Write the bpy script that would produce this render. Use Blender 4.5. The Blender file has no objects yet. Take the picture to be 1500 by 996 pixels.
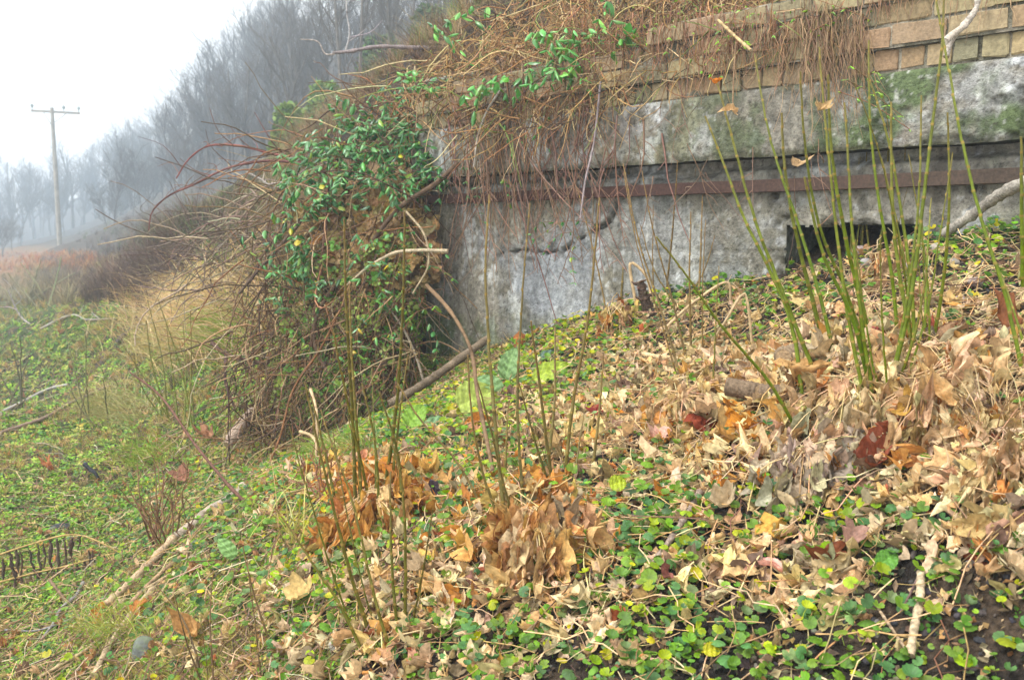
import bpy, math, random
import numpy as np
from mathutils import Vector
rng = np.random.default_rng(7)
random.seed(7)
C = bpy.context.scene.collection
S = bpy.context.scene

# ------------------------------------------------------------------ camera, light, exposure
FPX, PW, PH = 1400.0, 1500.0, 996.0
PITCH = math.radians(6.36)
CZ = 1.8                                   # eye height above the meadow
cam = bpy.data.cameras.new('camera'); camo = bpy.data.objects.new('camera', cam); C.objects.link(camo)
camo.location = (0, 0, CZ); camo.rotation_euler = (math.pi/2 - PITCH, 0, 0)
cam.sensor_width = 36; cam.lens = 36*FPX/PW; cam.clip_end = 3000; cam.clip_start = .02
cam.dof.use_dof = True; cam.dof.focus_distance = 3.4; cam.dof.aperture_fstop = 6.3
S.camera = camo
SUN_EL, SUN_AZ = math.radians(52), math.radians(-35)      # azimuth from +Y towards +X
w = bpy.data.worlds.new('World'); S.world = w; w.use_nodes = True
nt = w.node_tree; bg = nt.nodes['Background']
sky = nt.nodes.new('ShaderNodeTexSky'); sky.sky_type = 'NISHITA'; sky.sun_disc = False
sky.sun_elevation = SUN_EL; sky.sun_rotation = SUN_AZ
sky.air_density = 1.0; sky.dust_density = 6.0; sky.ozone_density = 1.0
hs = nt.nodes.new('ShaderNodeHueSaturation'); hs.inputs['Saturation'].default_value = .22; hs.inputs['Value'].default_value = 1.0
nt.links.new(sky.outputs[0], hs.inputs['Color']); mxs = nt.nodes.new('ShaderNodeMix'); mxs.data_type = 'RGBA'; mxs.inputs[0].default_value = .55; mxs.inputs[7].default_value = (13.9, 13.3, 12.5, 1)
nt.links.new(hs.outputs[0], mxs.inputs[6]); nt.links.new(mxs.outputs[2], bg.inputs['Color'])
bg.inputs['Strength'].default_value = .10
sl = bpy.data.lights.new('sun', 'SUN'); so = bpy.data.objects.new('sun', sl); C.objects.link(so)
sl.energy = 1.5; sl.angle = math.radians(16); sl.color = (1, .97, .92)
sd = Vector((math.sin(SUN_AZ)*math.cos(SUN_EL), math.cos(SUN_AZ)*math.cos(SUN_EL), math.sin(SUN_EL)))
sd = Vector((-.45, -.25, .86)).normalized()
sky.sun_elevation = math.asin(sd.z); sky.sun_rotation = math.atan2(sd.x, sd.y)
so.rotation_euler = sd.to_track_quat('Z', 'Y').to_euler()
S.view_settings.view_transform = 'Standard'; S.view_settings.look = 'None'
S.view_settings.exposure = 1.2; S.view_settings.gamma = 1
S.render.engine = 'CYCLES'
cy = S.cycles
cy.use_denoising = True; cy.max_bounces = 6; cy.diffuse_bounces = 3; cy.glossy_bounces = 2
cy.transmission_bounces = 3; cy.volume_bounces = 1; cy.transparent_max_bounces = 4; cy.use_adaptive_sampling = True
try: cy.denoising_prefilter = 'ACCURATE'
except Exception: pass

# ------------------------------------------------------------------ pixel / world helpers
cp, sp = math.cos(PITCH), math.sin(PITCH)
def tanxy(px, py):
    u = (np.asarray(px, float)-750)/FPX; v = (498-np.asarray(py, float))/FPX
    d = cp+v*sp
    return u/d, (-sp+v*cp)/d
def at(px, py, Y):
    a, b = tanxy(px, py)
    return np.array([a*Y, Y, CZ+b*Y])
def proj(X, Y, Z):
    X = np.asarray(X); Y = np.asarray(Y); z = np.asarray(Z)-CZ
    f = Y*cp-z*sp; up = Y*sp+z*cp; f = np.where(f < .05, .05, f)
    return 750+FPX*X/f, 498-FPX*up/f
P0 = np.array([1.98, 3.70]); DV = np.array([-.683, .731]); NV = np.array([.731, .683])
def W(t, s, z): return np.stack([P0[0]+t*DV[0]+s*NV[0], P0[1]+t*DV[1]+s*NV[1], z+CZ+0*t], -1)
def ts(x, y):
    dx, dy = x-P0[0], y-P0[1]
    return dx*DV[0]+dy*DV[1], dx*NV[0]+dy*NV[1]
def wall_tz(px, py):
    a, b = tanxy(px, py)
    t = (P0[0]-a*P0[1])/(a*DV[1]-DV[0]); Y = P0[1]+t*DV[1]
    return t, b*Y
def wallp(px, py, s=-.08):
    t, z = wall_tz(px, py); return W(np.float64(t), s, z)

# value noise
_perm = np.random.default_rng(3).random((64, 64, 64)).astype(np.float32)
def vn(x, y, z=0.0):
    x = np.asarray(x, float); y = np.asarray(y, float)+0*x; z = np.asarray(z, float)+0*x
    xi, yi, zi = np.floor(x).astype(int), np.floor(y).astype(int), np.floor(z).astype(int)
    fx, fy, fz = x-xi, y-yi, z-zi
    fx = fx*fx*(3-2*fx); fy = fy*fy*(3-2*fy); fz = fz*fz*(3-2*fz)
    r = 0
    for a in (0, 1):
        for b in (0, 1):
            for c in (0, 1):
                r = r+_perm[(xi+a) & 63, (yi+b) & 63, (zi+c) & 63]*(fx if a else 1-fx)*(fy if b else 1-fy)*(fz if c else 1-fz)
    return r
def fbm(x, y, z=0.0, o=4):
    r = 0; a = 1; tot = 0
    for i in range(o):
        r = r+a*vn(np.asarray(x)*2**i+17*i, np.asarray(y)*2**i+5*i, np.asarray(z)*2**i+3*i); tot += a; a *= .5
    return r/tot
def sst(x, a=0., b=1.):
    x = np.clip((np.asarray(x, float)-a)/(b-a), 0, 1); return x*x*(3-2*x)

# ------------------------------------------------------------------ terrain
cpx = [(750,996,2.2),(1100,996,1.95),(1500,996,1.75),(500,996,2.5),(300,996,2.85),(300,900,3.2),(130,910,4.0),(0,996,3.7),(0,900,4.4),
 (0,800,5.4),(0,700,6.85),(0,600,9.6),(0,500,16),(0,450,23.6),(0,400,45),(0,376,80),(350,740,4.2),(440,680,4.8),(560,600,5.6),(640,545,6.3),
 (350,650,6.5),(250,700,6.3),(190,800,5.1),(250,800,4.05),(450,610,6.6),(250,560,9.5),(200,500,13),(280,450,11),(130,430,24),(150,372,50),
 (700,800,2.7),(500,850,2.9),(600,700,3.6),(750,600,4.3),(800,520,5.1),(800,492,5.6),(900,440,5.22),(1000,700,3.0),(1000,550,4.0),(1000,425,4.88),
 (1150,405,4.45),(1280,600,2.72),(1250,500,3.3),(1400,550,2.75),(1300,750,2.35),(1500,650,2.2),(1500,800,1.95),(1500,500,2.7),(1400,430,3.35),
 (1500,335,3.65),(1350,350,4.0),(1800,700,1.8),(1800,360,3.2),(750,1400,1.3),(0,1400,2.2),(1500,1400,1.1),(-400,996,3.7),(-400,700,6.9),(-400,450,23.6),(-400,376,80),
 (900,600,3.75),(850,900,2.35),(1200,900,2.1),
 (700,30,7.8),(600,100,8.5),(500,170,9.5),(400,240,12),(330,270,15),(250,312,25),(155,362,50),(550,300,7.3),(600,450,6.9),(500,500,6.9),(450,400,7.6),
 (400,330,9),(300,400,12),(250,372,18),(350,300,13),(350,500,8.5),(300,500,9.6),(200,400,20),(150,400,30),
 (330,256,55),(400,205,60),(600,110,60),(250,305,80),(200,333,110),(0,353,160),(-300,353,160),(100,353,160),(50,361,110),(110,360,110),(-200,361,110),(0,346,300),(120,346,300),(-300,346,300),(300,230,280),(60,367,80),(130,366,75),(230,275,140),(330,190,115),(450,95,110),(600,10,100),(165,325,150),(330,215,85),(450,130,80),(800,40,60),(1400,-20,60),(600,0,150)]
cpw = [at(*c) for c in cpx]
for (t, s, z) in [(-3,6,1.4),(0,6,1.5),(3,6,1.6),(5,5,1.5),(-8,0,.3),(-8,6,1.8),(0,14,3),(4,14,3)]: cpw.append(W(np.float64(t), s, z))
cpw = np.array(cpw)
def uv(x, y):
    y = np.maximum(np.asarray(y, float), .2); return np.asarray(x)/(y+1), 1.1*np.log(y+1)
_cu, _cv = uv(cpw[:, 0], cpw[:, 1])
_ok = lambda r2: np.sqrt(r2+.02)
_A = _ok((_cu[:, None]-_cu)**2+(_cv[:, None]-_cv)**2)
_n = len(_cu); _M = np.zeros((_n+3, _n+3)); _M[:_n, :_n] = _A-np.eye(_n)*.01
_Pm = np.stack([np.ones(_n), _cu, _cv], 1); _M[:_n, _n:] = _Pm; _M[_n:, :_n] = _Pm.T
# solve for z / (y+1) so far points do not dominate
_wt = np.linalg.solve(_M, np.concatenate([(cpw[:, 2]-CZ)/(cpw[:, 1]+1), [0, 0, 0]]))
mounds = [(1250,555,.16,.10),(1090,630,.13,.05),(1400,600,.14,.07),(780,770,.11,.09),(560,740,.12,.05)]
_mw = []
def gz(x, y, detail=True):
    x = np.asarray(x, float); y = np.asarray(y, float); sh = x.shape; x = x.ravel(); y = y.ravel(); out = np.empty(x.shape)
    for i in range(0, len(x), 20000):
        a, b = uv(x[i:i+20000], y[i:i+20000])
        r = _ok((a[:, None]-_cu)**2+(b[:, None]-_cv)**2)
        out[i:i+20000] = (r@_wt[:_n]+_wt[_n]+_wt[_n+1]*a+_wt[_n+2]*b)*(np.maximum(y[i:i+20000], .2)+1)
    out = np.where(out > 12, 12+18*np.tanh((out-12)/18), out); out = np.maximum(out, -4)
    out = out+CZ
    if detail:
        far = sst(y, 6, 25)
        out = out+(fbm(x*3, y*3, 1.5)-.5)*.07*(1-far*.5)+(fbm(x*14, y*14, 4.5, 3)-.5)*.035*(1-far)+(fbm(x*.6, y*.6, 8)-.5)*.5*far
        for mx, my, r, h in _mw: out = out+h*np.exp(-((x-mx)**2+(y-my)**2)/(2*r*r))
    return out.reshape(sh)
def hit(px, py, ymin=1.0, ymax=160):
    px = np.atleast_1d(np.asarray(px, float)); py = np.atleast_1d(np.asarray(py, float))
    a, b = tanxy(px, py); Ys = np.geomspace(ymin, ymax, 90); n_ = len(px); idx = np.full(n_, -1)
    if n_ < 40:
        D = CZ+b[:, None]*Ys-gz(a[:, None]*Ys, np.broadcast_to(Ys, (n_, 90)), False)
        c = (D[:, 1:] < 0) & (D[:, :-1] >= 0); idx = np.where(c.any(1), c.argmax(1), -1)
    else:
        prev = None; act = np.arange(n_)
        for k, Y in enumerate(Ys):
            d = CZ+b[act]*Y-gz(a[act]*Y, np.full(len(act), Y), False)
            if prev is not None:
                m = (d < 0) & (prev >= 0); idx[act[m]] = k-1; act = act[~m]; d = d[~m]
            prev = d
            if len(act) == 0: break
    ok = idx >= 0; res = np.full(n_, np.nan)
    if ok.any():
        ii = idx[ok]; lo = Ys[np.maximum(ii-1, 0)]; hi = Ys[np.minimum(ii+2, 89)]; aa, bb = a[ok], b[ok]
        for _ in range(9):
            md = (lo+hi)/2; below = CZ+bb*md-gz(aa*md, md) < 0; hi = np.where(below, md, hi); lo = np.where(below, lo, md)
        res[ok] = (lo+hi)/2
    return np.stack([a*res, res, CZ+b*res], -1)
for mx, my, r, h in mounds:
    p = hit(mx, my)[0]; _mw.append((p[0], p[1], r, h))
def on(px, py, dz=0.0):
    p = hit(px, py)[0]
    if np.isnan(p[0]): p = at(px, py, 60)
    return p+np.array([0, 0, dz])
def gn(x, y):
    e = .04
    dx = (gz(x+e, y)-gz(x-e, y))/(2*e); dy = (gz(x, y+e)-gz(x, y-e))/(2*e)
    n = np.stack([-dx, -dy, np.ones_like(dx)], -1); return n/np.linalg.norm(n, axis=-1, keepdims=True)
def U(t, s):            # top of the bank behind the wall (relative to the eye)
    base = .86+.55*sst(s, .15, 1.1)+.06*np.clip(s-1, 0, 9)
    return base+(fbm(t*2, s*2, 9.5)-.5)*.22+(fbm(t*9, s*9, 2.5)-.5)*.08

# ------------------------------------------------------------------ mesh builder
class MB:
    def __init__(s): s.V = []; s.F = []; s.C = []; s.n = 0
    def add(s, V, F, Cc):
        V = np.asarray(V, float).reshape(-1, 3); F = np.asarray(F, int)
        Cc = np.broadcast_to(np.asarray(Cc, float), V.shape)
        s.V.append(V); s.C.append(Cc); s.F.append(F+s.n); s.n += len(V)
    def grid(s, P, Cc, mask=None, flip=False):
        a, b = P.shape[:2]; idx = np.arange(a*b).reshape(a, b)
        F = np.stack([idx[:-1, :-1], idx[1:, :-1], idx[1:, 1:], idx[:-1, 1:]], -1)
        if flip: F = F[..., ::-1]
        F = F[mask] if mask is not None else F.reshape(-1, 4)
        Cc = np.broadcast_to(Cc, P.shape).reshape(-1, 3)
        s.add(P.reshape(-1, 3), F, Cc)
    def tube(s, P, R, col, sides=5, cap=True, col2=None):
        P = np.asarray(P, float); n = len(P); R = np.broadcast_to(np.asarray(R, float), (n,))
        T = np.gradient(P, axis=0); T /= np.linalg.norm(T, axis=1, keepdims=True)+1e-9
        ref = np.array([0, 0, 1.]) if abs(T[:, 2]).mean() < .8 else np.array([1., 0, 0])
        A = np.cross(T, ref); A /= np.linalg.norm(A, axis=1, keepdims=True)+1e-9
        B = np.cross(T, A)
        th = np.arange(sides)*2*math.pi/sides
        V = P[:, None]+R[:, None, None]*(np.cos(th)[None, :, None]*A[:, None]+np.sin(th)[None, :, None]*B[:, None])
        col = np.asarray(col, float)
        if col.ndim == 1: cc = np.broadcast_to(col, (n, 3)).copy()
        else: cc = col
        cc = np.repeat(cc[:, None], sides, 1)
        idx = np.arange(n*sides).reshape(n, sides); nx = np.roll(idx, -1, 1)
        F = np.stack([idx[:-1], nx[:-1], nx[1:], idx[1:]], -1).reshape(-1, 4)
        s.add(V.reshape(-1, 3), F, cc.reshape(-1, 3))
        if cap:
            for e, k in ((0, 0), (n-1, 1)):
                ring = V[e]; c = ring.mean(0, keepdims=True)
                F = [[i, (i+1) % sides, sides] if k else [(i+1) % sides, i, sides] for i in range(sides)]
                s.add(np.concatenate([ring, c]), F, cc[e, 0] if col2 is None else col2)
    def inst(s, T, M, P, Cc):
        V, F, sh = T; N = len(P)
        if N == 0: return
        VV = np.einsum('nij,vj->nvi', M, V)+P[:, None]
        if np.ndim(sh) == 1: CC = Cc[:, None]*sh[None, :, None]
        else: CC = Cc[:, None]*sh[None]
        FF = F[None]+(np.arange(N)*len(V))[:, None, None]
        s.add(VV.reshape(-1, 3), FF.reshape(-1, F.shape[1]), CC.reshape(-1, 3))
    def build(s, name, mat, parent=None, smooth=True, origin=None):
        V = np.concatenate(s.V); Cc = np.clip(np.concatenate(s.C), 0, 1)
        me = bpy.data.meshes.new(name)
        if origin is None and parent is not None: origin = np.array(parent.location)
        if origin is None: origin = np.array([0, 0, 0])
        V = V-np.asarray(origin)
        me.vertices.add(len(V)); me.vertices.foreach_set('co', V.ravel().astype(np.float32))
        tot = np.concatenate([np.full(len(f), f.shape[1]) for f in s.F if len(f)]); lp = np.concatenate([f.ravel() for f in s.F if len(f)])
        me.loops.add(len(lp)); me.loops.foreach_set('vertex_index', lp.astype(np.int32))
        me.polygons.add(len(tot)); st = np.concatenate([[0], np.cumsum(tot)[:-1]])
        me.polygons.foreach_set('loop_start', st.astype(np.int32))
        me.polygons.foreach_set('loop_total', tot.astype(np.int32))
        me.polygons.foreach_set('use_smooth', np.full(len(tot), bool(smooth)))
        me.update(calc_edges=True); me.validate()
        at_ = me.color_attributes.new('Col', 'FLOAT_COLOR', 'POINT')
        at_.data.foreach_set('color', np.concatenate([Cc, np.ones((len(Cc), 1))], 1).ravel().astype(np.float32))
        me.materials.append(mat)
        o = bpy.data.objects.new(name, me); C.objects.link(o)
        if parent is not None: o.parent = parent
        else: o.location = origin
        return o
def tag(o, label=None, cat=None, group=None, kind=None):
    if label: o['label'] = label
    if cat: o['category'] = cat
    if group: o['group'] = group
    if kind: o['kind'] = kind
    return o
def empty(name, loc):
    o = bpy.data.objects.new(name, None); C.objects.link(o); o.location = tuple(float(q) for q in loc); o.empty_display_size = .1; return o

# ------------------------------------------------------------------ materials
def mat(name, rough=.7, transl=0., nscale=30, namp=.35, bump=.3, bscale=60, bdist=.004, spec=.3, detail=5, stretch=None, sat=1.0, streak=False):
    m = bpy.data.materials.new(name); m.use_nodes = True; t = m.node_tree; N = t.nodes; L = t.links
    bs = N['Principled BSDF']; out = N['Material Output']
    at_ = N.new('ShaderNodeAttribute'); at_.attribute_name = 'Col'
    tc = N.new('ShaderNodeTexCoord'); src = tc.outputs['Object']
    if stretch:
        mp = N.new('ShaderNodeMapping'); mp.inputs['Scale'].default_value = stretch; L.new(src, mp.inputs[0]); src = mp.outputs[0]
    no = N.new('ShaderNodeTexNoise'); no.inputs['Scale'].default_value = nscale; no.inputs['Detail'].default_value = detail
    L.new(src, no.inputs['Vector'])
    mr = N.new('ShaderNodeMapRange'); mr.inputs['From Min'].default_value = .3; mr.inputs['From Max'].default_value = .7
    mr.inputs['To Min'].default_value = 1-namp; mr.inputs['To Max'].default_value = 1+namp
    L.new(no.outputs['Fac'], mr.inputs['Value'])
    vm = N.new('ShaderNodeVectorMath'); vm.operation = 'SCALE'
    L.new(at_.outputs['Color'], vm.inputs[0]); L.new(mr.outputs[0], vm.inputs['Scale'])
    vlast = vm.outputs[0]
    if streak:
        for sc_, lo, hi, a_, b_ in (((9, 9, .9), .42, .60, .72, 1.12), ((150, 150, 150), .28, .40, .5, 1.0), ((26, 26, 20), .40, .58, .9, 1.05)):
            mp = N.new('ShaderNodeMapping'); mp.inputs['Scale'].default_value = sc_; L.new(src, mp.inputs[0]); n2 = N.new('ShaderNodeTexNoise'); n2.inputs['Scale'].default_value = 1.; n2.inputs['Detail'].default_value = 6 if sc_[0] < 100 else 1; L.new(mp.outputs[0], n2.inputs['Vector'])
            m2 = N.new('ShaderNodeMapRange'); m2.inputs[1].default_value = lo; m2.inputs[2].default_value = hi; m2.inputs[3].default_value = a_; m2.inputs[4].default_value = b_; L.new(n2.outputs['Fac'], m2.inputs[0])
            v2 = N.new('ShaderNodeVectorMath'); v2.operation = 'SCALE'; L.new(vlast, v2.inputs[0]); L.new(m2.outputs[0], v2.inputs['Scale']); vlast = v2.outputs[0]
    hv = N.new('ShaderNodeHueSaturation'); hv.inputs['Saturation'].default_value = sat; L.new(vlast, hv.inputs['Color']); vmo = hv.outputs[0]
    L.new(vmo, bs.inputs['Base Color'])
    bs.inputs['Roughness'].default_value = rough; bs.inputs['Specular IOR Level'].default_value = spec
    if bump:
        nb = N.new('ShaderNodeTexNoise'); nb.inputs['Scale'].default_value = bscale; nb.inputs['Detail'].default_value = 4; L.new(src, nb.inputs['Vector'])
        b = N.new('ShaderNodeBump'); b.inputs['Strength'].default_value = bump; b.inputs['Distance'].default_value = bdist
        L.new(nb.outputs['Fac'], b.inputs['Height']); L.new(b.outputs[0], bs.inputs['Normal'])
    if transl:
        tr = N.new('ShaderNodeBsdfTranslucent'); L.new(vmo, tr.inputs['Color'])
        mx = N.new('ShaderNodeMixShader'); mx.inputs[0].default_value = transl
        L.new(bs.outputs[0], mx.inputs[1]); L.new(tr.outputs[0], mx.inputs[2]); L.new(mx.outputs[0], out.inputs['Surface'])
    return m
M_soil = mat('wet_soil', .85, nscale=70, namp=.6, bump=1., bscale=110, bdist=.02, spec=.12, detail=8)
M_conc = mat('weathered_concrete', .9, nscale=38, namp=.35, bump=.8, bscale=85, bdist=.01, detail=10, spec=.15, streak=True)
M_brick = mat('old_buff_brick', .85, nscale=70, namp=.25, bump=.6, bscale=140, bdist=.004)
M_rust = mat('rusted_steel', .7, nscale=80, namp=.4, bump=.6, bscale=180, bdist=.003)
M_dry = mat('dead_leaf', .8, .22, spec=.15, nscale=90, namp=.28, bump=.6, bscale=120, bdist=.004, sat=1.12)
M_green = mat('fresh_leaf', .5, .25, nscale=70, namp=.2, bump=.25, bscale=150, bdist=.002, spec=.3, sat=1.15)
M_gloss = mat('vine_leaf', .3, .2, nscale=50, namp=.2, bump=.15, bscale=90, bdist=.002, spec=.6, sat=1.15)
M_straw = mat('dry_straw', .75, 0, spec=.15, nscale=60, namp=.3, bump=0, sat=1.12)
M_grass = mat('grass_blade', .5, .2, nscale=30, namp=.2, bump=0, sat=1.2)
M_cane = mat('green_cane', .5, nscale=90, namp=.25, bump=.2, bscale=200, bdist=.001, spec=.25, sat=1.15)
M_bark = mat('bark', .9, spec=.1, nscale=120, namp=.4, bump=.9, bscale=150, bdist=.004)
M_twig = mat('brown_twig', .85, spec=.1, nscale=40, namp=.3, bump=0)
M_tree = mat('grey_tree_bark', .9, nscale=3, namp=.25, bump=0)
M_stone = mat('mossy_stone', .8, nscale=40, namp=.3, bump=.6, bscale=80, bdist=.006)

def jit(c, n, a=.15, hue=.06):
    c = np.asarray(c, float); k = 1+rng.normal(0, a, (n, 1)); h = 1+rng.normal(0, hue, (n, 3)); return np.clip(c*k*h, .005, .9)
def pick(cols, wts, n, a=.15, hue=.06):
    cols = np.asarray(cols, float); w_ = np.asarray(wts, float); i = rng.choice(len(cols), n, p=w_/w_.sum()); return jit(cols[i], n, a, hue)
def rotm(nrm, spin, tilt, taxis, scale):
    """matrices with local Z near nrm, spun about it, tilted by tilt about an in-plane axis"""
    n = nrm/np.linalg.norm(nrm, axis=1, keepdims=True); N_ = len(n)
    ref = np.where(np.abs(n[:, :1]) < .9, np.array([[1., 0, 0]]), np.array([[0, 1., 0]]))
    a = np.cross(ref, n); a /= np.linalg.norm(a, axis=1, keepdims=True); b = np.cross(n, a)
    ax = a*np.cos(taxis)[:, None]+b*np.sin(taxis)[:, None]
    def rod(v): return v*np.cos(tilt)[:, None]+np.cross(ax, v)*np.sin(tilt)[:, None]+ax*(np.sum(ax*v, 1)*(1-np.cos(tilt)))[:, None]
    x = a*np.cos(spin)[:, None]+b*np.sin(spin)[:, None]; y = np.cross(n, x)
    x, y, z = rod(x), rod(y), rod(n)
    s_ = np.broadcast_to(np.asarray(scale, float).T if np.ndim(scale) == 2 else scale, (3, N_)) if np.ndim(scale) else np.full((3, N_), scale)
    return np.stack([x*s_[0][:, None], y*s_[1][:, None], z*s_[2][:, None]], -1)

# ------------------------------------------------------------------ leaf templates
def polar_leaf(outline, na, rings, fz, shade=None):
    th = np.linspace(0, 2*math.pi, na, endpoint=False); r = outline(th)
    V = [(0, 0, 0)]; q = [0.]
    for k in range(1, rings+1):
        f = k/rings
        for i in range(na): V.append((math.cos(th[i])*r[i]*f, math.sin(th[i])*r[i]*f, 0)); q.append(f)
    V = np.array(V); q = np.array(q)
    F = [[0, 1+i, 1+(i+1) % na, 0] for i in range(na)]
    F = []
    for i in range(na): F.append([0, 1+i, 1+(i+1) % na])
    tri = list(F)
    for k in range(rings-1):
        o = 1+k*na; p = o+na
        for i in range(na):
            j = (i+1) % na; tri.append([o+i, p+i, p+j]); tri.append([o+i, p+j, o+j])
    V = fz(V, q); sh = np.ones(len(V)) if shade is None else shade(V, q, np.concatenate([[0], np.tile(th, rings)]))
    return V, np.array(tri), sh
def dry_templates(n, lob, rr, nlo=.45):
    out = []
    for k in range(n):
        ph = rr.random()*6; cr = .22+.30*rr.random(); fold = rr.uniform(-1.3, 1.6); curl = rr.uniform(-1.2, 2.2); asym = rr.uniform(-1.2, 1.2); nar = rr.uniform(nlo, 1.)
        def outl(th):
            r = .5*(.62+.38*np.abs(np.cos(lob*th/2))**.7) if lob else .5*(.55+.45*np.abs(np.cos(th))**1.3)
            r = r*(1+.18*np.sin(5*th+ph)*rr.random()+.08*np.sin(11*th+ph)); return r
        def fz(V, q, ph=ph, cr=cr, fold=fold, curl=curl, asym=asym, nar=nar):
            x, y = V[:, 0].copy(), V[:, 1].copy(); off = ph*7
            z = fold*np.abs(y)*.9+curl*x*x*1.1+asym*x*y*1.5
            z = z+cr*(fbm(x*5+off, y*5, off, 3)-.5)*1.9+.10*np.abs((fbm(x*9+off, y*9, off+3, 2)-.5))*2; y = y*nar
            x2 = x+(fbm(x*4+off, y*4, off+9, 2)-.5)*.32; y2 = y*(1-.25*abs(fold)*np.abs(y))+(fbm(x*4+off, y*4, off+19, 2)-.5)*.32
            return np.stack([x2, y2, z], 1)
        def shade(V, q, th, lob=lob): return 1.0-.25*(q > .85)*rr.random(len(q))+.2*(rr.random(len(q))-.5)+.16*(np.cos(max(lob, 2)*th) > .8)
        out.append(polar_leaf(outl, 24 if lob else 18, 5, fz, shade))
    return out
rr = np.random.default_rng(11)
T_DRY = dry_templates(9, 5, rr)+dry_templates(7, 0, rr)+dry_templates(4, 3, rr); T_LIT = T_DRY[::5]+dry_templates(14, 0, rr, .22)
def kidney(k):
    def outl(th):
        d = np.abs((th+math.pi) % (2*math.pi)-math.pi)      # notch at th=0 (petiole)
        r = .5*(1-.75*np.exp(-(d/.28)**2))*(1+.055*np.cos(11*th)); return r
    def fz(V, q, k=k):
        r2 = V[:, 0]**2+V[:, 1]**2
        z = [.5, -.5, .9, -.2, .15][k % 5]*r2*1.5+(fbm(V[:, 0]*4+k*3, V[:, 1]*4, k, 2)-.5)*.12; return np.stack([V[:, 0]-.1, V[:, 1]*1.08, z], 1)
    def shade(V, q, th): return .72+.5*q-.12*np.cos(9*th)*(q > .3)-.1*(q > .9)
    V, F, sh = polar_leaf(outl, 33, 2, fz, shade)
    # petiole
    P = np.array([[-.05, 0, -.01], [.3, .02, -.25], [.45, .03, -.8]]); w_ = .022
    Vp = np.concatenate([P+[0, w_, 0], P-[0, w_, 0]]); n0 = len(V)
    Fp = np.array([[0, 3, 4], [0, 4, 1], [1, 4, 5], [1, 5, 2]])+n0
    return np.concatenate([V, Vp]), np.concatenate([F, Fp]), np.concatenate([sh, np.full(6, 1.1)])
T_KID = [kidney(k) for k in range(5)]
def ovate(k, roll):
    nx, ny = 6, 4; V = []; sh = []
    for i in range(nx+1):
        f = i/nx; wd = .26*math.sin(math.pi*min(1, f*.93+.05))**.8*(1.05-.35*f)*1.3
        if i == nx: wd = .005
        for j in range(ny+1):
            g = (j/ny-.5)*2; a = g*roll; yy = math.sin(a)*wd/max(roll, .2); zz = -(1-math.cos(a))*wd/max(roll, .2)
            V.append((f, yy, zz-.35*f*f*(.4+.3*(k % 3)))); sh.append(1.12 if j == ny//2 else .97+.04*math.sin(i*3))
    F = []
    for i in range(nx):
        for j in range(ny):
            a = i*(ny+1)+j; b = a+ny+1; F += [[a, b, b+1], [a, b+1, a+1]]
    return np.array(V), np.array(F), np.array(sh)
T_OV = [ovate(k, r) for k, r in enumerate((.6, 1.2, 1.7, 2.1, 2.6, 1.5))]
def tiny_clump(k, n=9):
    r = np.random.default_rng(50+k); V = []; F = []; sh = []
    for i in range(n):
        a = r.random()*6.28; rad = r.random()**.6*.5; c = np.array([math.cos(a)*rad, math.sin(a)*rad, .12+.25*r.random()]); s_ = .10+.10*r.random()
        nn = np.array([r.normal()*.5, r.normal()*.5, 1]); nn /= np.linalg.norm(nn); x = np.cross(nn, [math.cos(a*3), math.sin(a*3), 0]); x /= np.linalg.norm(x); y = np.cross(nn, x)
        b = len(V); V.append(c)
        for q in range(6): V.append(c+(x*math.cos(q*1.047)+y*math.sin(q*1.047)*.8)*s_-nn*.02)
        F += [[b, b+1+q, b+1+(q+1) % 6] for q in range(6)]; g = .75+.5*r.random(); sh += [g*1.15]+[g]*6
    return np.array(V), np.array(F), np.array(sh)
T_TINY = [tiny_clump(k) for k in range(6)]
def blade_tuft(k, n=10, spread=.6, h=1.0, droop=.5, wd=.012):
    r = np.random.default_rng(90+k); V = []; F = []; sh = []
    for i in range(n):
        a = r.random()*6.28; d = np.array([math.cos(a), math.sin(a)]); o = r.normal(0, .06, 2); L_ = h*(.5+.5*r.random()); sp_ = spread*(.3+.9*r.random()); b = len(V); g = .75+.5*r.random()
        px_ = np.array([-d[1], d[0]])
        for q in range(5):
            f = q/4; xy = o+d*sp_*L_*(f**1.5); z = L_*(f-droop*f*f*(.4+.8*r.random() if q == 4 else .8)); ww = wd*(1-f*.85)
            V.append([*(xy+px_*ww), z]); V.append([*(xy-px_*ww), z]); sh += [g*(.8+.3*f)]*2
        for q in range(4): a0 = b+2*q; F += [[a0, a0+1, a0+3], [a0, a0+3, a0+2]]
    return np.array(V), np.array(F), np.array(sh)
T_TUFT = [blade_tuft(k) for k in range(6)]
def straw_t(k):
    r = np.random.default_rng(200+k); n = 5; x = np.linspace(-.5, .5, n)
    P = np.stack([x, (r.random(n)-.5)*.18, (r.random(n)-.5)*.12+.02], 1); wd = .010
    V = []; F = []
    for p in P:
        for a in (0, 2.09, 4.19): V.append(p+np.array([0, math.cos(a), math.sin(a)])*wd)
    for i in range(n-1):
        for j in range(3):
            a = i*3+j; b = i*3+(j+1) % 3; F += [[a, b, b+3], [a, b+3, a+3]]
    return np.array(V), np.array(F), np.ones(len(V))
T_STRAW = [straw_t(k) for k in range(8)]
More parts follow.
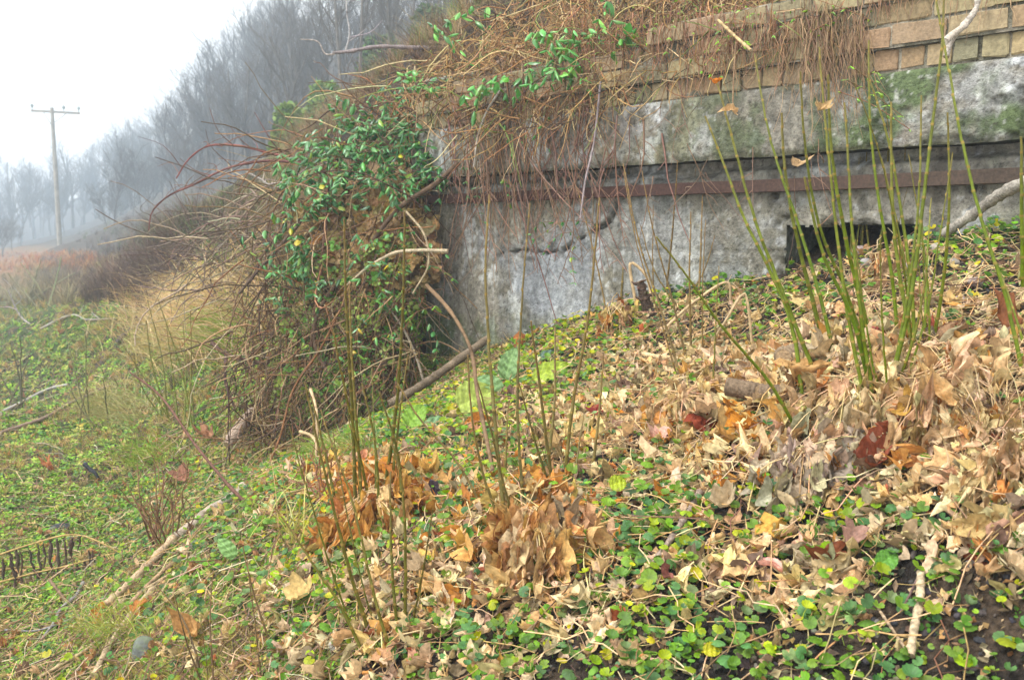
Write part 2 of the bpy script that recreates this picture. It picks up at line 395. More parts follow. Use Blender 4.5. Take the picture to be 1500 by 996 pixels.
def scatter(mb, temps, P, nrm, size, cols, tiltsd=.4, anis=None, spin=None, tilt=None, taxis=None):
    n = len(P)
    if not n: return
    sp_ = rng.random(n)*6.283 if spin is None else spin
    tl = rng.normal(0, tiltsd, n) if tilt is None else tilt; ta = rng.random(n)*6.283 if taxis is None else taxis
    size = np.broadcast_to(size, (n,)); sc = np.stack([size]*3, 1)
    if anis: sc = sc*rng.uniform(1-anis, 1+anis, (n, 3))
    Mx = rotm(nrm, sp_, tl, ta, sc); k = rng.integers(0, len(temps), n)
    for i, T in enumerate(temps):
        m = k == i; mb.inst(T, Mx[m], P[m], cols[m])

# ------------------------------------------------------------------ ground
us = np.linspace(-1.5, 1.3, 620); vs = np.geomspace(1.2, 260, 500)-1
UU, YY = np.meshgrid(us, vs, indexing='ij'); XX = UU*(YY+1)
ZZ = gz(XX, YY)
PXg, PYg = proj(XX, YY, ZZ)
nz = fbm(XX*1.3, YY*1.3, 3.3); nf = fbm(XX*9, YY*9, 6.3)
soil = np.array([.022, .018, .015]); litter = np.array([.085, .06, .04]); moss = np.array([.055, .085, .02]); tanf = np.array([.30, .20, .11])
def mixc(a, b, f): return a*(1-f[..., None])+b*f[..., None]
col = mixc(np.broadcast_to(soil, XX.shape+(3,)), litter, sst(nf, .42, .62)*.8)
meadow = sst(-(XX+.1*YY), .6, 1.6)*sst(YY, 3.2, 5)
col = mixc(col, moss*(.6+.9*nf[..., None]), meadow*sst(nz, .3, .55)*.9)
farm = sst(YY, 20, 32); col = mixc(col, np.array([.20, .15, .085]), farm*.8)
lowm = 1-sst(ZZ-CZ, -1.5, -.9); red = sst(YY, 30, 42)*sst(nz, .3, .6)*(1-sst(YY, 75, 100))*lowm; col = mixc(col, np.array([.075, .062, .048]), sst(YY, 22, 40)*(1-lowm)); col = mixc(col, np.array([.075, .065, .055]), sst(YY, 75, 110)); col = mixc(col, np.array([.25, .10, .045]), red*.8)
hillm = sst(YY, 25, 50)*sst(XX+.34*YY, 0, 5); col = mixc(col, np.array([.075, .06, .045]), hillm)
t__, s__ = ts(XX, YY); tb_ = sst(t__, 3.75, 4.0)*(1-sst(YY, 8.5, 11))*sst(s__, -.25, .1)*sst(ZZ-CZ, -.75, -.4)*(1-sst(ZZ-CZ, .35, .75)); col = mixc(col, np.array([.40, .27, .13])*(.6+.7*nf[..., None]), tb_*.8)
g = MB(); g.grid(np.stack([XX, YY, ZZ], -1), col)
tag(g.build('ground', M_soil), kind='structure')
# bank behind the wall
tt = np.linspace(-4, 4.9, 240); ss_ = np.concatenate([np.linspace(.17, 2, 60), np.linspace(2.1, 9, 40)])
TT, SS = np.meshgrid(tt, ss_, indexing='ij'); PB = W(TT, SS, U(TT, SS))
gzz = gz(PB[..., 0], PB[..., 1]); lf = np.maximum(sst(TT, 3.7, 4.6), sst(SS, 6, 9)); PB[..., 2] = PB[..., 2]*(1-lf)+(gzz-.03)*lf
bc = mixc(np.broadcast_to(np.array([.06, .042, .03]), PB.shape), np.array([.2, .13, .07]), sst(fbm(TT*8, SS*8, 2), .4, .6)*.7)
b_ = MB(); b_.grid(PB, bc, flip=True); tag(b_.build('embankment', M_soil), kind='structure')

# ------------------------------------------------------------------ wall
wall = empty('retaining_wall', W(np.float64(1.8), .1, -1.0)); tag(wall, 'long weathered concrete wall with buff brick courses on top and a dark square opening', 'wall')
def dseg(T, Z, pts, wid=None):
    d = np.full(T.shape, 9.)
    for k in range(len(pts)-1):
        (a, b), (c, e) = pts[k], pts[k+1]; vx, vy = c-a, e-b; q = np.clip(((T-a)*vx+(Z-b)*vy)/(vx*vx+vy*vy+1e-9), 0, 1)
        d = np.minimum(d, np.hypot(T-a-q*vx, Z-b-q*vy))
    return d
def conc_col(T, Z, moss_k, tan_k):
    n1 = fbm(T*2.2, Z*2.2, 1.1, 5); n2 = fbm(T*7, Z*7, 5.1, 4); n3 = fbm(T*9, Z*1.6, 7.7, 4); n4 = fbm(T*28, Z*28, 2.2, 3)
    c = np.broadcast_to(np.array([.25, .235, .195]), T.shape+(3,))
    c = mixc(c, np.array([.33, .335, .325]), sst(n1+.3*(n4-.5), .47, .58)*.85)
    c = mixc(c, np.array([.30, .24, .16]), tan_k*sst(n2, .4, .65)*.8)
    c = mixc(c, np.array([.56, .58, .60]), sst(n3+.45*(n2-.5)+.5*(n4-.5), .62, .70)*.55)
    c = mixc(c, np.array([.12, .10, .08]), sst(fbm(T*11, Z*2.0, 13, 4), .58, .75)*.6)
    c = mixc(c, np.array([.10, .13, .065]), moss_k*sst(n2*.5+n1*.35+n4*.15, .42, .56)*.85)
    n5 = fbm(T*70, Z*70, 9.2, 2); c = mixc(c, np.array([.06, .055, .045]), sst(n5, .70, .80)*.8); c = mixc(c, np.array([.42, .42, .40]), sst(fbm(T*45, Z*45, 3.2, 2)+.3*(n1-.5), .70, .78)*.6)
    return c*(.78+.44*n4[..., None])
crack = [wall_tz(*p) for p in [(728,372),(760,366),(800,371),(822,366),(840,357),(852,350),(862,345),(872,336),(884,331),(893,322),(899,312),(903,298)]]
hole2 = [wall_tz(1135, 288), wall_tz(1422, 277)]
oT0, oT1, oZ = .40, 1.035, .03
tt = np.arange(-2.5, 3.76, .0095); zz = np.arange(-1.6, .36, .0105); T, Z = np.meshgrid(tt, zz, indexing='ij')
s = (fbm(T*3, Z*3, 4, 4)-.5)*.02+(fbm(T*25, Z*25, 8, 3)-.5)*.007
s += .004*np.exp(-((Z+.09+.004*np.sin(T*9))/.006)**2)*1.5+.003*np.exp(-((Z+.42)/.006)**2)
dc = dseg(T, Z, crack)+(fbm(T*40, Z*40, 3, 2)-.5)*.028
cw = .004+.011*np.exp(-((T-crack[8][0])/.09)**2)+.004*np.exp(-((T-crack[10][0])/.03)**2)
s += .045*np.exp(-(np.maximum(dc, 0)/cw)**2)
pk = sst(fbm(T*16, Z*16, 21, 3), .60, .72)*np.exp(-(dseg(T, Z, crack)/.07)**2); s += pk*.02
for (a, b) in hole2: s += .05*np.exp(-(((T-a)**2+(Z-b)**2)/(.018**2))**2)
# crumbling under the beam
c2 = [wall_tz(*p) for p in [(955,266),(985,260),(1010,256),(1045,252)]]
s += .07*np.exp(-(dseg(T, Z, c2)/.018)**2)
s += .06*sst(Z, .285, .325)
er = sst(fbm(T*12, Z*12, 31, 3), .45, .7)
edge = np.exp(-(np.minimum(np.abs(T-oT1), np.abs(Z-oZ))/.03)**2)*((Z < oZ+.06) & (T < oT1+.06) & (T > oT0-.1)); s += edge*er*.025
cc = conc_col(T, Z, .15+.85*sst(-Z+.2*T, .9, 1.35)+.6*sst(T, 3.2, 3.7)*.5+.5*sst(-T, -1., 0)*.5, .45*sst(T, 1.5, 3))
blu = sst(fbm(T*1.7+3, Z*1.7, 55, 4)+.12*sst(T, 1.2, 2.8), .50, .62)*sst(-Z, -.1, .15); cc = mixc(cc, np.array([.33, .36, .40]), blu*.6)
dk = np.exp(-(np.maximum(dc, 0)/(cw*1.2))**2); cc = mixc(cc, np.array([.05, .045, .03]), np.clip(dk, 0, 1)*.8)
cc = mixc(cc, np.array([.12, .11, .09]), pk*.6); cc = mixc(cc, np.array([.08, .075, .05]), np.clip(edge*er*1.3, 0, 1))
msk = ~((T[:-1, :-1] > oT0) & (T[:-1, :-1] < oT1+(fbm(Z[:-1, :-1]*12, 5)-.5)*.02) & (Z[:-1, :-1] < oZ+(fbm(T[:-1, :-1]*12, 2)-.5)*.03))
m = MB(); m.grid(W(T, s, Z), cc, msk, flip=True)
Tg, Sg = np.meshgrid([3.75], np.linspace(0, .4, 20), indexing='ij')
Se, Ze = np.meshgrid(np.linspace(0, .4, 30), zz, indexing='ij'); Te = 0*Se+3.745+(fbm(Se*5, Ze*5, 2)-.5)*.02
m.grid(W(Te, Se, Ze), conc_col(Se, Ze, .7, .3), flip=True)
m.build('wall_face', M_conc, wall)
# opening: jambs, head and a dark chamber behind
def quadgrid(mb, f, na, nb, colf, flip=False):
    a, b = np.meshgrid(np.linspace(0, 1, na), np.linspace(0, 1, nb), indexing='ij'); P = f(a, b); mb.grid(P, colf(P), flip=flip)
m = MB(); jd = .9
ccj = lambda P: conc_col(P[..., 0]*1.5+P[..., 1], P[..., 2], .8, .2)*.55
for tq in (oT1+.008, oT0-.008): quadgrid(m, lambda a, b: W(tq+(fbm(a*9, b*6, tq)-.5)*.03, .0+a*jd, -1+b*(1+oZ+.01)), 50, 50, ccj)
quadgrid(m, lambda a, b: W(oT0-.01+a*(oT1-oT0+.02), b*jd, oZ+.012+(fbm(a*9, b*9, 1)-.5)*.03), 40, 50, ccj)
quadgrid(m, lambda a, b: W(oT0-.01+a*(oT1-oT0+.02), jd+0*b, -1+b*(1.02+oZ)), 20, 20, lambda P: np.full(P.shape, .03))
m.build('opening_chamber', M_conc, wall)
# beam
zz2 = np.arange(0, .312, .008); T, K = np.meshgrid(tt, zz2, indexing='ij'); Z = .35+K
s = -.105+(fbm(T*3, Z*4, 14, 4)-.5)*.018+(fbm(T*24, Z*24, 18, 3)-.5)*.008
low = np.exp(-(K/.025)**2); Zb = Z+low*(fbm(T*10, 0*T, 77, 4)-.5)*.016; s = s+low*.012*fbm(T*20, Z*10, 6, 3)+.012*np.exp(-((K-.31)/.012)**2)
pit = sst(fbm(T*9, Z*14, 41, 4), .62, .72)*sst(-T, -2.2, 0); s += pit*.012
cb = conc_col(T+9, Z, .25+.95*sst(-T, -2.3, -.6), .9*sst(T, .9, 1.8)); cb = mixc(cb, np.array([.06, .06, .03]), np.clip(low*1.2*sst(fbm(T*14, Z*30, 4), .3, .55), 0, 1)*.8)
cb = mixc(cb, np.array([.05, .05, .04]), pit*.6)
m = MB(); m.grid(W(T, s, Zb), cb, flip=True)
Pu0 = W(T[:, 0], s[:, 0], Zb[:, 0]); Pu1 = W(T[:, 0], .12+0*T[:, 0], Zb[:, 0]+.004); m.grid(np.stack([Pu0, Pu1], 1), np.array([.045, .042, .03]))  # underside painted near black to stand in for the shadow under the beam
Pt0 = W(T[:, -1], s[:, -1], Zb[:, -1]); Pt1 = W(T[:, -1], .3+0*T[:, 0], Zb[:, -1]); m.grid(np.stack([Pt0, Pt1], 1), np.array([.15, .14, .1]), flip=True)
Kl, Sl = np.meshgrid(np.linspace(.35, .66, 20), np.linspace(-.05, .3, 20), indexing='ij'); m.grid(W(3.757+0*Kl, Sl, Kl), conc_col(Sl, Kl, .6, .4))
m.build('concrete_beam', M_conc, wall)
# rusted steel band: a bar proud of the wall
tb = np.arange(-2.5, 3.95, .03); m = MB(); ring = [(-.001, .190), (-.044, .190), (-.046, .192), (-.046, .246), (-.044, .248), (-.001, .248)]
Pr = np.stack([W(tb, r[0]-.01+(fbm(tb*3, r[0]*9)-.5)*.006, r[1]+(fbm(tb*1.2, 3.3)-.5)*.01) for r in ring], 1)
mossy = sst(-tb, -2.0, .2)[:, None, None]; rc = np.array([.062, .029, .022])*(.7+.6*fbm(tb*6, 1.)[:, None, None])+0*Pr
rc = rc*(1-mossy*.55)+np.array([.065, .058, .04])*mossy*.55; m.grid(Pr, rc); m.build('rusted_band', M_rust, wall, smooth=False)
# brick courses
def chbox(lx, ly, lz, ch):
    V = []
    for sx in (-1, 1):
        for sy in (-1, 1):
            for sz in (-1, 1):
                V += [(sx*(lx/2-ch), sy*(ly/2-ch), sz*lz/2), (sx*(lx/2-ch), sy*ly/2, sz*(lz/2-ch)), (sx*lx/2, sy*(ly/2-ch), sz*(lz/2-ch))]
    return np.array(V)
import itertools
def hull_faces(V):
    import bmesh
    bm = bmesh.new()
    for v in V: bm.verts.new(v)
    bm.verts.ensure_lookup_table(); bmesh.ops.convex_hull(bm, input=bm.verts)
    bm.verts.index_update(); F = [[v.index for v in f.verts] for f in bm.faces]; Vn = np.array([v.co[:] for v in bm.verts]); bm.free(); return Vn, np.array([f for f in F if len(f) == 3])
m = MB(); mo = MB()
courses = [(.662, .092, .107, -.086), (.756, .088, .228, -.112), (.846, .088, .228, -.104), (.936, .088, .228, -.116), (1.026, .088, .228, -.11)]
for ci, (z0, h, L_, s0) in enumerate(courses):
    tend = [3.7, 3.6, 3.2, 1.6, .5][ci]; Vb, Fb = hull_faces(chbox(L_-.010, .1, h-.010, .0045)); t0 = -2.5+.06*ci
    while t0 < tend:
        if rng.random() > .03+.10*(ci > 1)*(t0 > .3):
            n_ = len(Vb); c0 = W(np.float64(t0+L_/2), 0, 0)
            loc = Vb*(1+rng.normal(0, .015, 3))+rng.normal(0, .0026, Vb.shape)
            a = rng.normal(0, .012); x = loc[:, 0]; z = loc[:, 2]+x*a
            P = W(t0+L_/2+x, s0+.05+loc[:, 1]+rng.normal(0, .003), z0+h/2+z-.004*math.sin(t0))
            r_ = rng.random(); bcx = np.array([.33, .26, .15]) if r_ < .72 else np.array([.30, .21, .12]) if r_ < .9 else np.array([.25, .13, .075]) if r_ < .9 else np.array([.20, .185, .11])
            m.add(P, Fb, jit(bcx*.95, 1, .1, .04)[0])
        t0 += L_
    Tm, Zm = np.meshgrid(np.arange(-2.5, tend+.02, .012), np.linspace(z0-.006, z0+h-.002, 9), indexing='ij')
    mc = mixc(np.broadcast_to(np.array([.30, .27, .21]), Tm.shape+(3,)), np.array([.09, .09, .06]), sst(fbm(Tm*12, Zm*12, 1), .4, .6)*.7)
    mo.grid(W(Tm, s0+.009+(fbm(Tm*20, Zm*30, 2)-.5)*.012, Zm), mc, flip=True)
    e = np.arange(-2.5, tend+.02, .02); 
    for zq, fl in ((z0-.006, False), (z0+h-.002, True)): mo.grid(np.stack([W(e, s0+.014+0*e, zq+0*e), W(e, .3+0*e, zq+.001+0*e)], 1), np.array([.13, .12, .09]), flip=fl)
mo.build('mortar', M_conc, wall); m.build('brickwork', M_brick, wall, smooth=False)
exec_marker = 1

# ------------------------------------------------------------------ coverage maps in the photo's frame
def blob(px, py, L_):
    r = np.zeros(np.shape(px))
    for cx, cy, rx, ry, k in L_: r = np.maximum(r, k*np.exp(-(((px-cx)/rx)**2+((py-cy)/ry)**2)))
    return r
DRYM = [(1250,560,330,95,1),(1080,640,330,90,.9),(1400,700,260,90,1),(780,775,130,75,1),(560,720,130,55,.9),(600,880,260,60,.75),(430,980,150,45,.8),(1150,850,220,55,.8),(1480,780,140,80,.9),(880,620,150,70,.6),(1350,620,220,110,1),(700,860,150,50,.7),(950,560,90,60,.6),(1400,470,150,40,.45),(500,950,220,70,.8),(330,960,120,50,.5),(420,790,60,60,.5),(640,850,150,60,.75),(1120,860,300,40,.5),(1000,700,200,60,.7),(1350,800,200,40,.45),(830,905,150,60,.55)]
GRNM = [(950,820,120,120,1),(1180,900,300,70,.55),(1430,930,120,60,.6),(1010,960,240,60,1),(1230,790,230,45,.9),(1400,850,150,80,.9),(700,950,130,45,.9),(400,850,170,130,1),(280,950,170,80,.9),(640,640,130,70,.7),(1000,415,110,28,1.3),(800,560,120,60,.6),(850,500,90,40,.8),(1100,760,200,60,.6),(1270,930,180,50,.8),(660,700,70,80,.7),(1450,360,110,25,.8),(640,800,60,40,.7),(330,800,100,80,.7),(540,640,110,40,.9),(1130,440,90,20,.8)]
SOIL = [(1140,470,50,14,.7),(1085,490,70,22,1),(1440,900,90,50,1),(1300,900,60,60,.9),(895,670,35,35,1),(1440,390,120,35,.8),(400,750,90,35,.9),(280,880,60,40,.7),(910,740,60,60,.7)]
def slope_pts(n, ymax=6.6):
    X = rng.uniform(-2.6, 4.5, n); Y = rng.uniform(.9, ymax, n); t_, s_ = ts(X, Y); m = (s_ < -.01) & (np.abs(X) < .9*Y+.5)
    X, Y = X[m], Y[m]; Z = gz(X, Y); px, py = proj(X, Y, Z); rid = sst(X+.42*Y-.6, -.6, .35)    # 1 on the slope, 0 in the meadow
    return X, Y, Z, px, py, rid
DC = [[.56,.41,.23],[.52,.29,.12],[.64,.51,.33],[.40,.30,.19],[.20,.14,.095],[.27,.10,.06],[.54,.38,.20]]
# dead leaf litter
X, Y, Z, px, py, rid = slope_pts(80000)
d = blob(px, py, DRYM)*(1-.85*blob(px, py, SOIL)); keep = rng.random(len(X)) < (.11+.9*d)*(.12+.88*rid)*np.where((py > 1100) | (py < 300), .4, 1)
X, Y, Z, px, py, d = [q[keep] for q in (X, Y, Z, px, py, d)]; n = len(X)
nr = gn(X, Y); hgt = rng.random(n)**1.5*.055*d+.006
orange = blob(px, py, [(780,775,140,80,1),(560,720,150,70,1),(1080,650,200,60,.5),(1350,600,110,70,.45)])
cols = pick(DC, [4,.7,5,1.6,.9,.2,2], n, .2); oc = pick([[.56,.29,.11],[.58,.37,.16],[.44,.21,.08]], [2,2,1], n, .15); m_ = rng.random(n) < orange*.8; cols[m_] = oc[m_]
mb = MB(); P = np.stack([X, Y, Z+hgt], 1)
scatter(mb, T_LIT, P, nr, rng.uniform(.03, .095, n)*(.75+.35*d), cols, tiltsd=.7, anis=.35)
tag(mb.build('dead_leaf_litter', M_dry), 'tan and orange crumpled dead leaves lying over the slope', 'leaf litter', kind='stuff')
print('dry', n)
# straw and stalk fragments
X, Y, Z, px, py, rid = slope_pts(60000); d = blob(px, py, DRYM); k2 = blob(px, py, [(1200,600,400,150,.5),(700,900,250,80,.4),(1400,440,170,60,1),(1420,590,150,70,1),(800,820,120,60,.8)])
keep = rng.random(len(X)) < (.14+.25*d+.5*k2)*(.3+.7*rid); X, Y, Z, px, py, d = [q[keep] for q in (X, Y, Z, px, py, d)]; n = len(X)
mb = MB(); nr = gn(X, Y); Ls = rng.uniform(.05, .22, n); sc = np.stack([Ls, Ls, Ls], 1); 
wd = rng.uniform(.5, 1.3, n); sc[:, 1] *= 1; cols = pick([[.60,.46,.28],[.45,.30,.16],[.28,.18,.11],[.16,.10,.07]], [4,3,1.5,1], n, .15)
scatter(mb, T_STRAW, np.stack([X, Y, Z+rng.random(n)*.035+.012], 1), nr, Ls, cols, tiltsd=.22)
tag(mb.build('straw_litter', M_straw), 'pale broken straws and stalks scattered over the slope', 'straw', kind='stuff')
# round green leaves
X, Y, Z, px, py, rid = slope_pts(130000); d = blob(px, py, GRNM)*(1-.75*blob(px, py, SOIL)); cl = sst(fbm(X*5, Y*5, 66, 3), .40, .58)
dd = blob(px, py, DRYM)
keep = rng.random(len(X)) < np.clip(.13+.8*d*(.35+.65*cl), 0, 1)*(.35+.65*rid)*(1-.55*np.clip(dd-d*.6, 0, 1)); X, Y, Z, px, py, d = [q[keep] for q in (X, Y, Z, px, py, d)]; n = len(X)
up = np.stack([rng.normal(0, .12, n)-.0, rng.normal(-.35, .15, n), np.ones(n)], 1)
GC = [[.11,.20,.04],[.16,.27,.05],[.08,.165,.06],[.27,.34,.05],[.42,.40,.06],[.15,.22,.09]]
yel = blob(px, py, [(1060,860,90,60,1),(830,500,90,40,1),(700,600,100,50,.8),(470,800,120,120,.35)])
cols = pick(GC, [4,3,3,1.6,.35,1.2], n, .2); yc = pick(GC[3:5], [2,1], n, .15); m_ = rng.random(n) < yel*.55; cols[m_] = yc[m_]
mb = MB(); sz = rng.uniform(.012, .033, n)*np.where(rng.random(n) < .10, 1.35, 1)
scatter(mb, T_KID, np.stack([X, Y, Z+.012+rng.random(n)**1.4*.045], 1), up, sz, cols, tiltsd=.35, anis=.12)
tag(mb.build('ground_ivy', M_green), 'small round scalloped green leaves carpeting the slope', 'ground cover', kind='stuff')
print('kid', n)
# tiny-leaved weeds on the slope
X, Y, Z, px, py, rid = slope_pts(30000); d = blob(px, py, GRNM+SOIL); cl = sst(fbm(X*4, Y*4, 26, 3), .42, .56)
keep = rng.random(len(X)) < (.05+.4*d*cl+.25*(1-rid)); X, Y, Z = X[keep], Y[keep], Z[keep]; n = len(X); mb = MB()
scatter(mb, T_TINY, np.stack([X, Y, Z-.004], 1), gn(X, Y), rng.uniform(.02, .06, n), pick([[.13,.26,.06],[.20,.30,.07],[.10,.2,.08],[.28,.32,.08]], [3,2,2,1], n, .2), tiltsd=.25)
tag(mb.build('chickweed', M_green), 'tiny leaved green weeds between the dead leaves', 'ground cover', kind='stuff')

X, Y, Z, px, py, rid = slope_pts(90000); keep = rng.random(len(X)) < .55*(.3+.7*rid); X, Y, Z = X[keep], Y[keep], Z[keep]; n = len(X); mb = MB()
T_CR = [(np.array([[-.5,0,0],[0,-.3,.08],[.5,.05,-.03],[.05,.32,.1],[0,0,.22]]), np.array([[0,1,4],[1,2,4],[2,3,4],[3,0,4]]), np.array([.9,1,1.1,1,1.1])), (np.array([[-.5,-.2,0],[.1,-.35,.15],[.45,.15,0],[-.2,.3,.12],[0,0,-.05]]), np.array([[0,1,4],[1,2,4],[2,3,4],[3,0,4]]), np.array([.9,1,1.1,1,.8]))]
scatter(mb, T_CR, np.stack([X, Y, Z+.003+.01*rng.random(n)], 1), gn(X, Y), rng.uniform(.008, .032, n), pick([[.20,.15,.10],[.42,.31,.19],[.09,.07,.05],[.04,.035,.03],[.30,.18,.09]], [3,2.5,3,2,1], n, .25), tiltsd=.6, anis=.45)
tag(mb.build('leaf_crumbs', M_dry, smooth=False), 'crumbled brown leaf fragments on the soil', 'leaf litter', kind='stuff')
# ------------------------------------------------------------------ meadow and lower bank cover, denser in the picture than far away
n = 90000; px = rng.uniform(-500, 760, n); py = rng.uniform(362, 1250, n); P = np.full((n, 3), np.nan)
ok_ = (py > 362); P = hit(px, py, 2.5, 90)
good = ~np.isnan(P[:, 0]); t_, s_ = ts(P[:, 0], P[:, 1]); good &= ~((s_ > -.02) & (t_ < 3.85))
rid = sst((P[:, 0]+.42*P[:, 1]-.65), -.6, .35); good &= rng.random(n) > rid*.85*(P[:, 1] < 5.7)
P, px, py = P[good], px[good], py[good]; Yd = P[:, 1]; n = len(P); nn = gn(P[:, 0], P[:, 1])
cl = fbm(P[:, 0]*1.8, P[:, 1]*1.8, 12, 3); grn = sst(cl, .38, .52); far = sst(Yd, 17, 26); ub = sst(P[:, 2]-CZ, -1.0, .4)
ty = rng.random(n); mb = MB(); mt = MB(); ms = MB(); ml = MB()
a = (ty < .55*grn*(1-far)*(1-.5*ub)+.12*(1-far)); k = np.where(a)[0]
scatter(mb, T_TINY, P[k], nn[k], np.minimum(.012+.0065*Yd[k], .075)*rng.uniform(.7, 1.4, len(k)), pick([[.18,.32,.06],[.27,.38,.08],[.12,.22,.07],[.38,.38,.11]], [3,2.5,2,1], len(k), .22), tiltsd=.2)
k = np.where(~a & (ty < .82) & (Yd < 30))[0]
gc = pick([[.42,.34,.15],[.28,.34,.09],[.52,.40,.19],[.26,.17,.09]], [3,2.5,2.5,2], len(k), .2)
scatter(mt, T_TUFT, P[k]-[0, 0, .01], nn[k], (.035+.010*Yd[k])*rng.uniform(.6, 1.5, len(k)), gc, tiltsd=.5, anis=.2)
k = np.where((ty > .82) & (ty < .965) & (Yd < 26))[0]
scatter(ms, T_STRAW, P[k]+[0, 0, .02], nn[k], rng.uniform(.08, .3, len(k))*(.6+.06*Yd[k]), pick([[.42,.32,.2],[.24,.16,.11],[.15,.10,.08],[.5,.42,.3]], [2,3,2,1], len(k)), tiltsd=.25)
k = np.where((ty > .975) & (Yd < 16))[0]
scatter(ml, T_DRY, P[k]+[0, 0, .02], nn[k], rng.uniform(.03, .055, len(k))*(.6+.09*Yd[k]), pick([[.42,.24,.12],[.50,.36,.2],[.3,.18,.10]], [1.5,2.5,1], len(k)), tiltsd=.4, anis=.3)
tag(mb.build('meadow_weeds', M_green), 'low bright green weeds covering the meadow', 'ground cover', kind='stuff')
tag(mt.build('meadow_grass', M_grass), 'matted olive and straw coloured grass of the meadow and bank', 'grass', kind='stuff')
tag(ms.build('meadow_straw', M_straw), 'grey brown twigs and straw strewn over the meadow', 'straw', kind='stuff')
tag(ml.build('meadow_leaf_litter', M_dry), 'brown dead leaves strewn over the meadow', 'leaf litter', kind='stuff')
# far rusty grass and dark brush
def brush(name, region, num, h, cols, wts, label, cat, temps=T_TUFT, M=M_straw, jx=None, soft=False):
    px = rng.normal((region[0]+region[2])/2, (region[2]-region[0])*.32, num) if soft else rng.uniform(region[0], region[2], num); py = rng.uniform(region[1], region[3], num); P = hit(px, py, 4, 160); P = P[~np.isnan(P[:, 0])]
    if jx is not None: P = P[jx(P)]
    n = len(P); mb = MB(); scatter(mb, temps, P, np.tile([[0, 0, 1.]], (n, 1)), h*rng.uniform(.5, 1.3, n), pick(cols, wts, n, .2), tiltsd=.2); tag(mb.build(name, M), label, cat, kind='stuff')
T_BRUSH = [blade_tuft(20+k, 26, .9, 1., .25, .006) for k in range(5)]
brush('rusty_grass', (-400, 371, 330, 398), 2600, .55, [[.36,.13,.05],[.42,.25,.11],[.30,.16,.08]], [2,2,1], 'rust red and straw tall grass across the far meadow', 'grass', jx=lambda P: (P[:, 1] > 26) & (P[:, 2]-CZ < -1.0))
brush('dark_brush', (60, 378, 380, 445), 1500, .5, [[.13,.09,.075],[.17,.12,.10],[.22,.15,.10]], [2,2,1], 'dark brown leafless brush at the foot of the far bank', 'brush', T_BRUSH, M_twig, jx=lambda P: P[:, 1] > 13)
brush('bank_straw', (230, 250, 480, 420), 1300, .20, [[.26,.20,.12],[.15,.11,.08],[.14,.18,.06],[.34,.27,.17]], [2,3,2,1], 'dry grass and twigs covering the bank beside the vines', 'grass', T_BRUSH, M_straw)
brush('bank_green', (190, 280, 420, 350), 420, .2, [[.13,.22,.06],[.22,.2,.10],[.16,.11,.07]], [2,2,2], 'patches of green growth on the far bank', 'grass', T_TUFT, M_grass)
brush('purple_brush', (140, 320, 290, 375), 420, .7, [[.16,.11,.08],[.12,.09,.07],[.16,.19,.08]], [2,2,1], 'purplish bare brush on the shoulder of the far bank', 'brush', T_BRUSH, M_twig, soft=True)
brush('meadow_brush', (-60, 395, 110, 450), 420, .55, [[.30,.25,.14],[.2,.17,.11]], [1,1], 'olive straw coloured brush standing in the left meadow', 'brush', T_BRUSH, M_twig)

# ------------------------------------------------------------------ tube things
def curve(pts, n=14, wob=0., seed=None):
    pts = np.asarray(pts, float); d = np.concatenate([[0], np.cumsum(np.linalg.norm(np.diff(pts, axis=0), axis=1))]); m_ = len(pts)
    tan = np.gradient(pts, d, axis=0) if m_ > 2 else np.repeat((pts[1:]-pts[:1])/d[-1], 2, 0)
    q = np.linspace(0, d[-1], n); i = np.clip(np.searchsorted(d, q, 'right')-1, 0, m_-2); h = (d[i+1]-d[i])[:, None]; u = (q-d[i])[:, None]/h
    P = (2*u**3-3*u**2+1)*pts[i]+(u**3-2*u**2+u)*h*tan[i]+(-2*u**3+3*u**2)*pts[i+1]+(u**3-u**2)*h*tan[i+1]
    if wob: P = P+rng.normal(0, wob, P.shape)*np.linspace(.2, 1, n)[:, None]
    return P
def cane_mesh(P3, r0, r1, col, node=.066, dark=0.):
    L_ = np.linalg.norm(np.diff(P3, axis=0), axis=1).sum(); nn_ = max(3, int(L_/node)); off = rng.random()
    f = [0.]; kind = [0]
    for i in range(nn_):
        c = (i+.2+.6*off)/nn_
        for dq, kd in ((-.006/L_, 0), (0, 1), (.006/L_, 0)):
            f.append(c+dq); kind.append(kd)
    f.append(1.); kind.append(2); f = np.clip(np.array(f), 0, 1); o = np.argsort(f); f = f[o]; kind = np.array(kind)[o]
    P = curve(P3, 60); g_ = np.linspace(0, 1, 60); P = np.stack([np.interp(f, g_, P[:, i]) for i in range(3)], 1)
    P = P+rng.normal(0, .0007, P.shape)
    R = (r0+(r1-r0)*f)*np.where(kind == 1, 1.25, 1.); col = np.asarray(col); top = np.array([.20, .13, .07])
    k_ = np.clip(f**3*.6+dark, 0, 1)[:, None]; cc = col*(1-k_)+top*k_; cc = np.where((kind == 1)[:, None], np.array([.27, .19, .07]), cc)
    cc = cc*(1+.05*rng.normal(size=(len(f), 1)))
    return P, R, cc
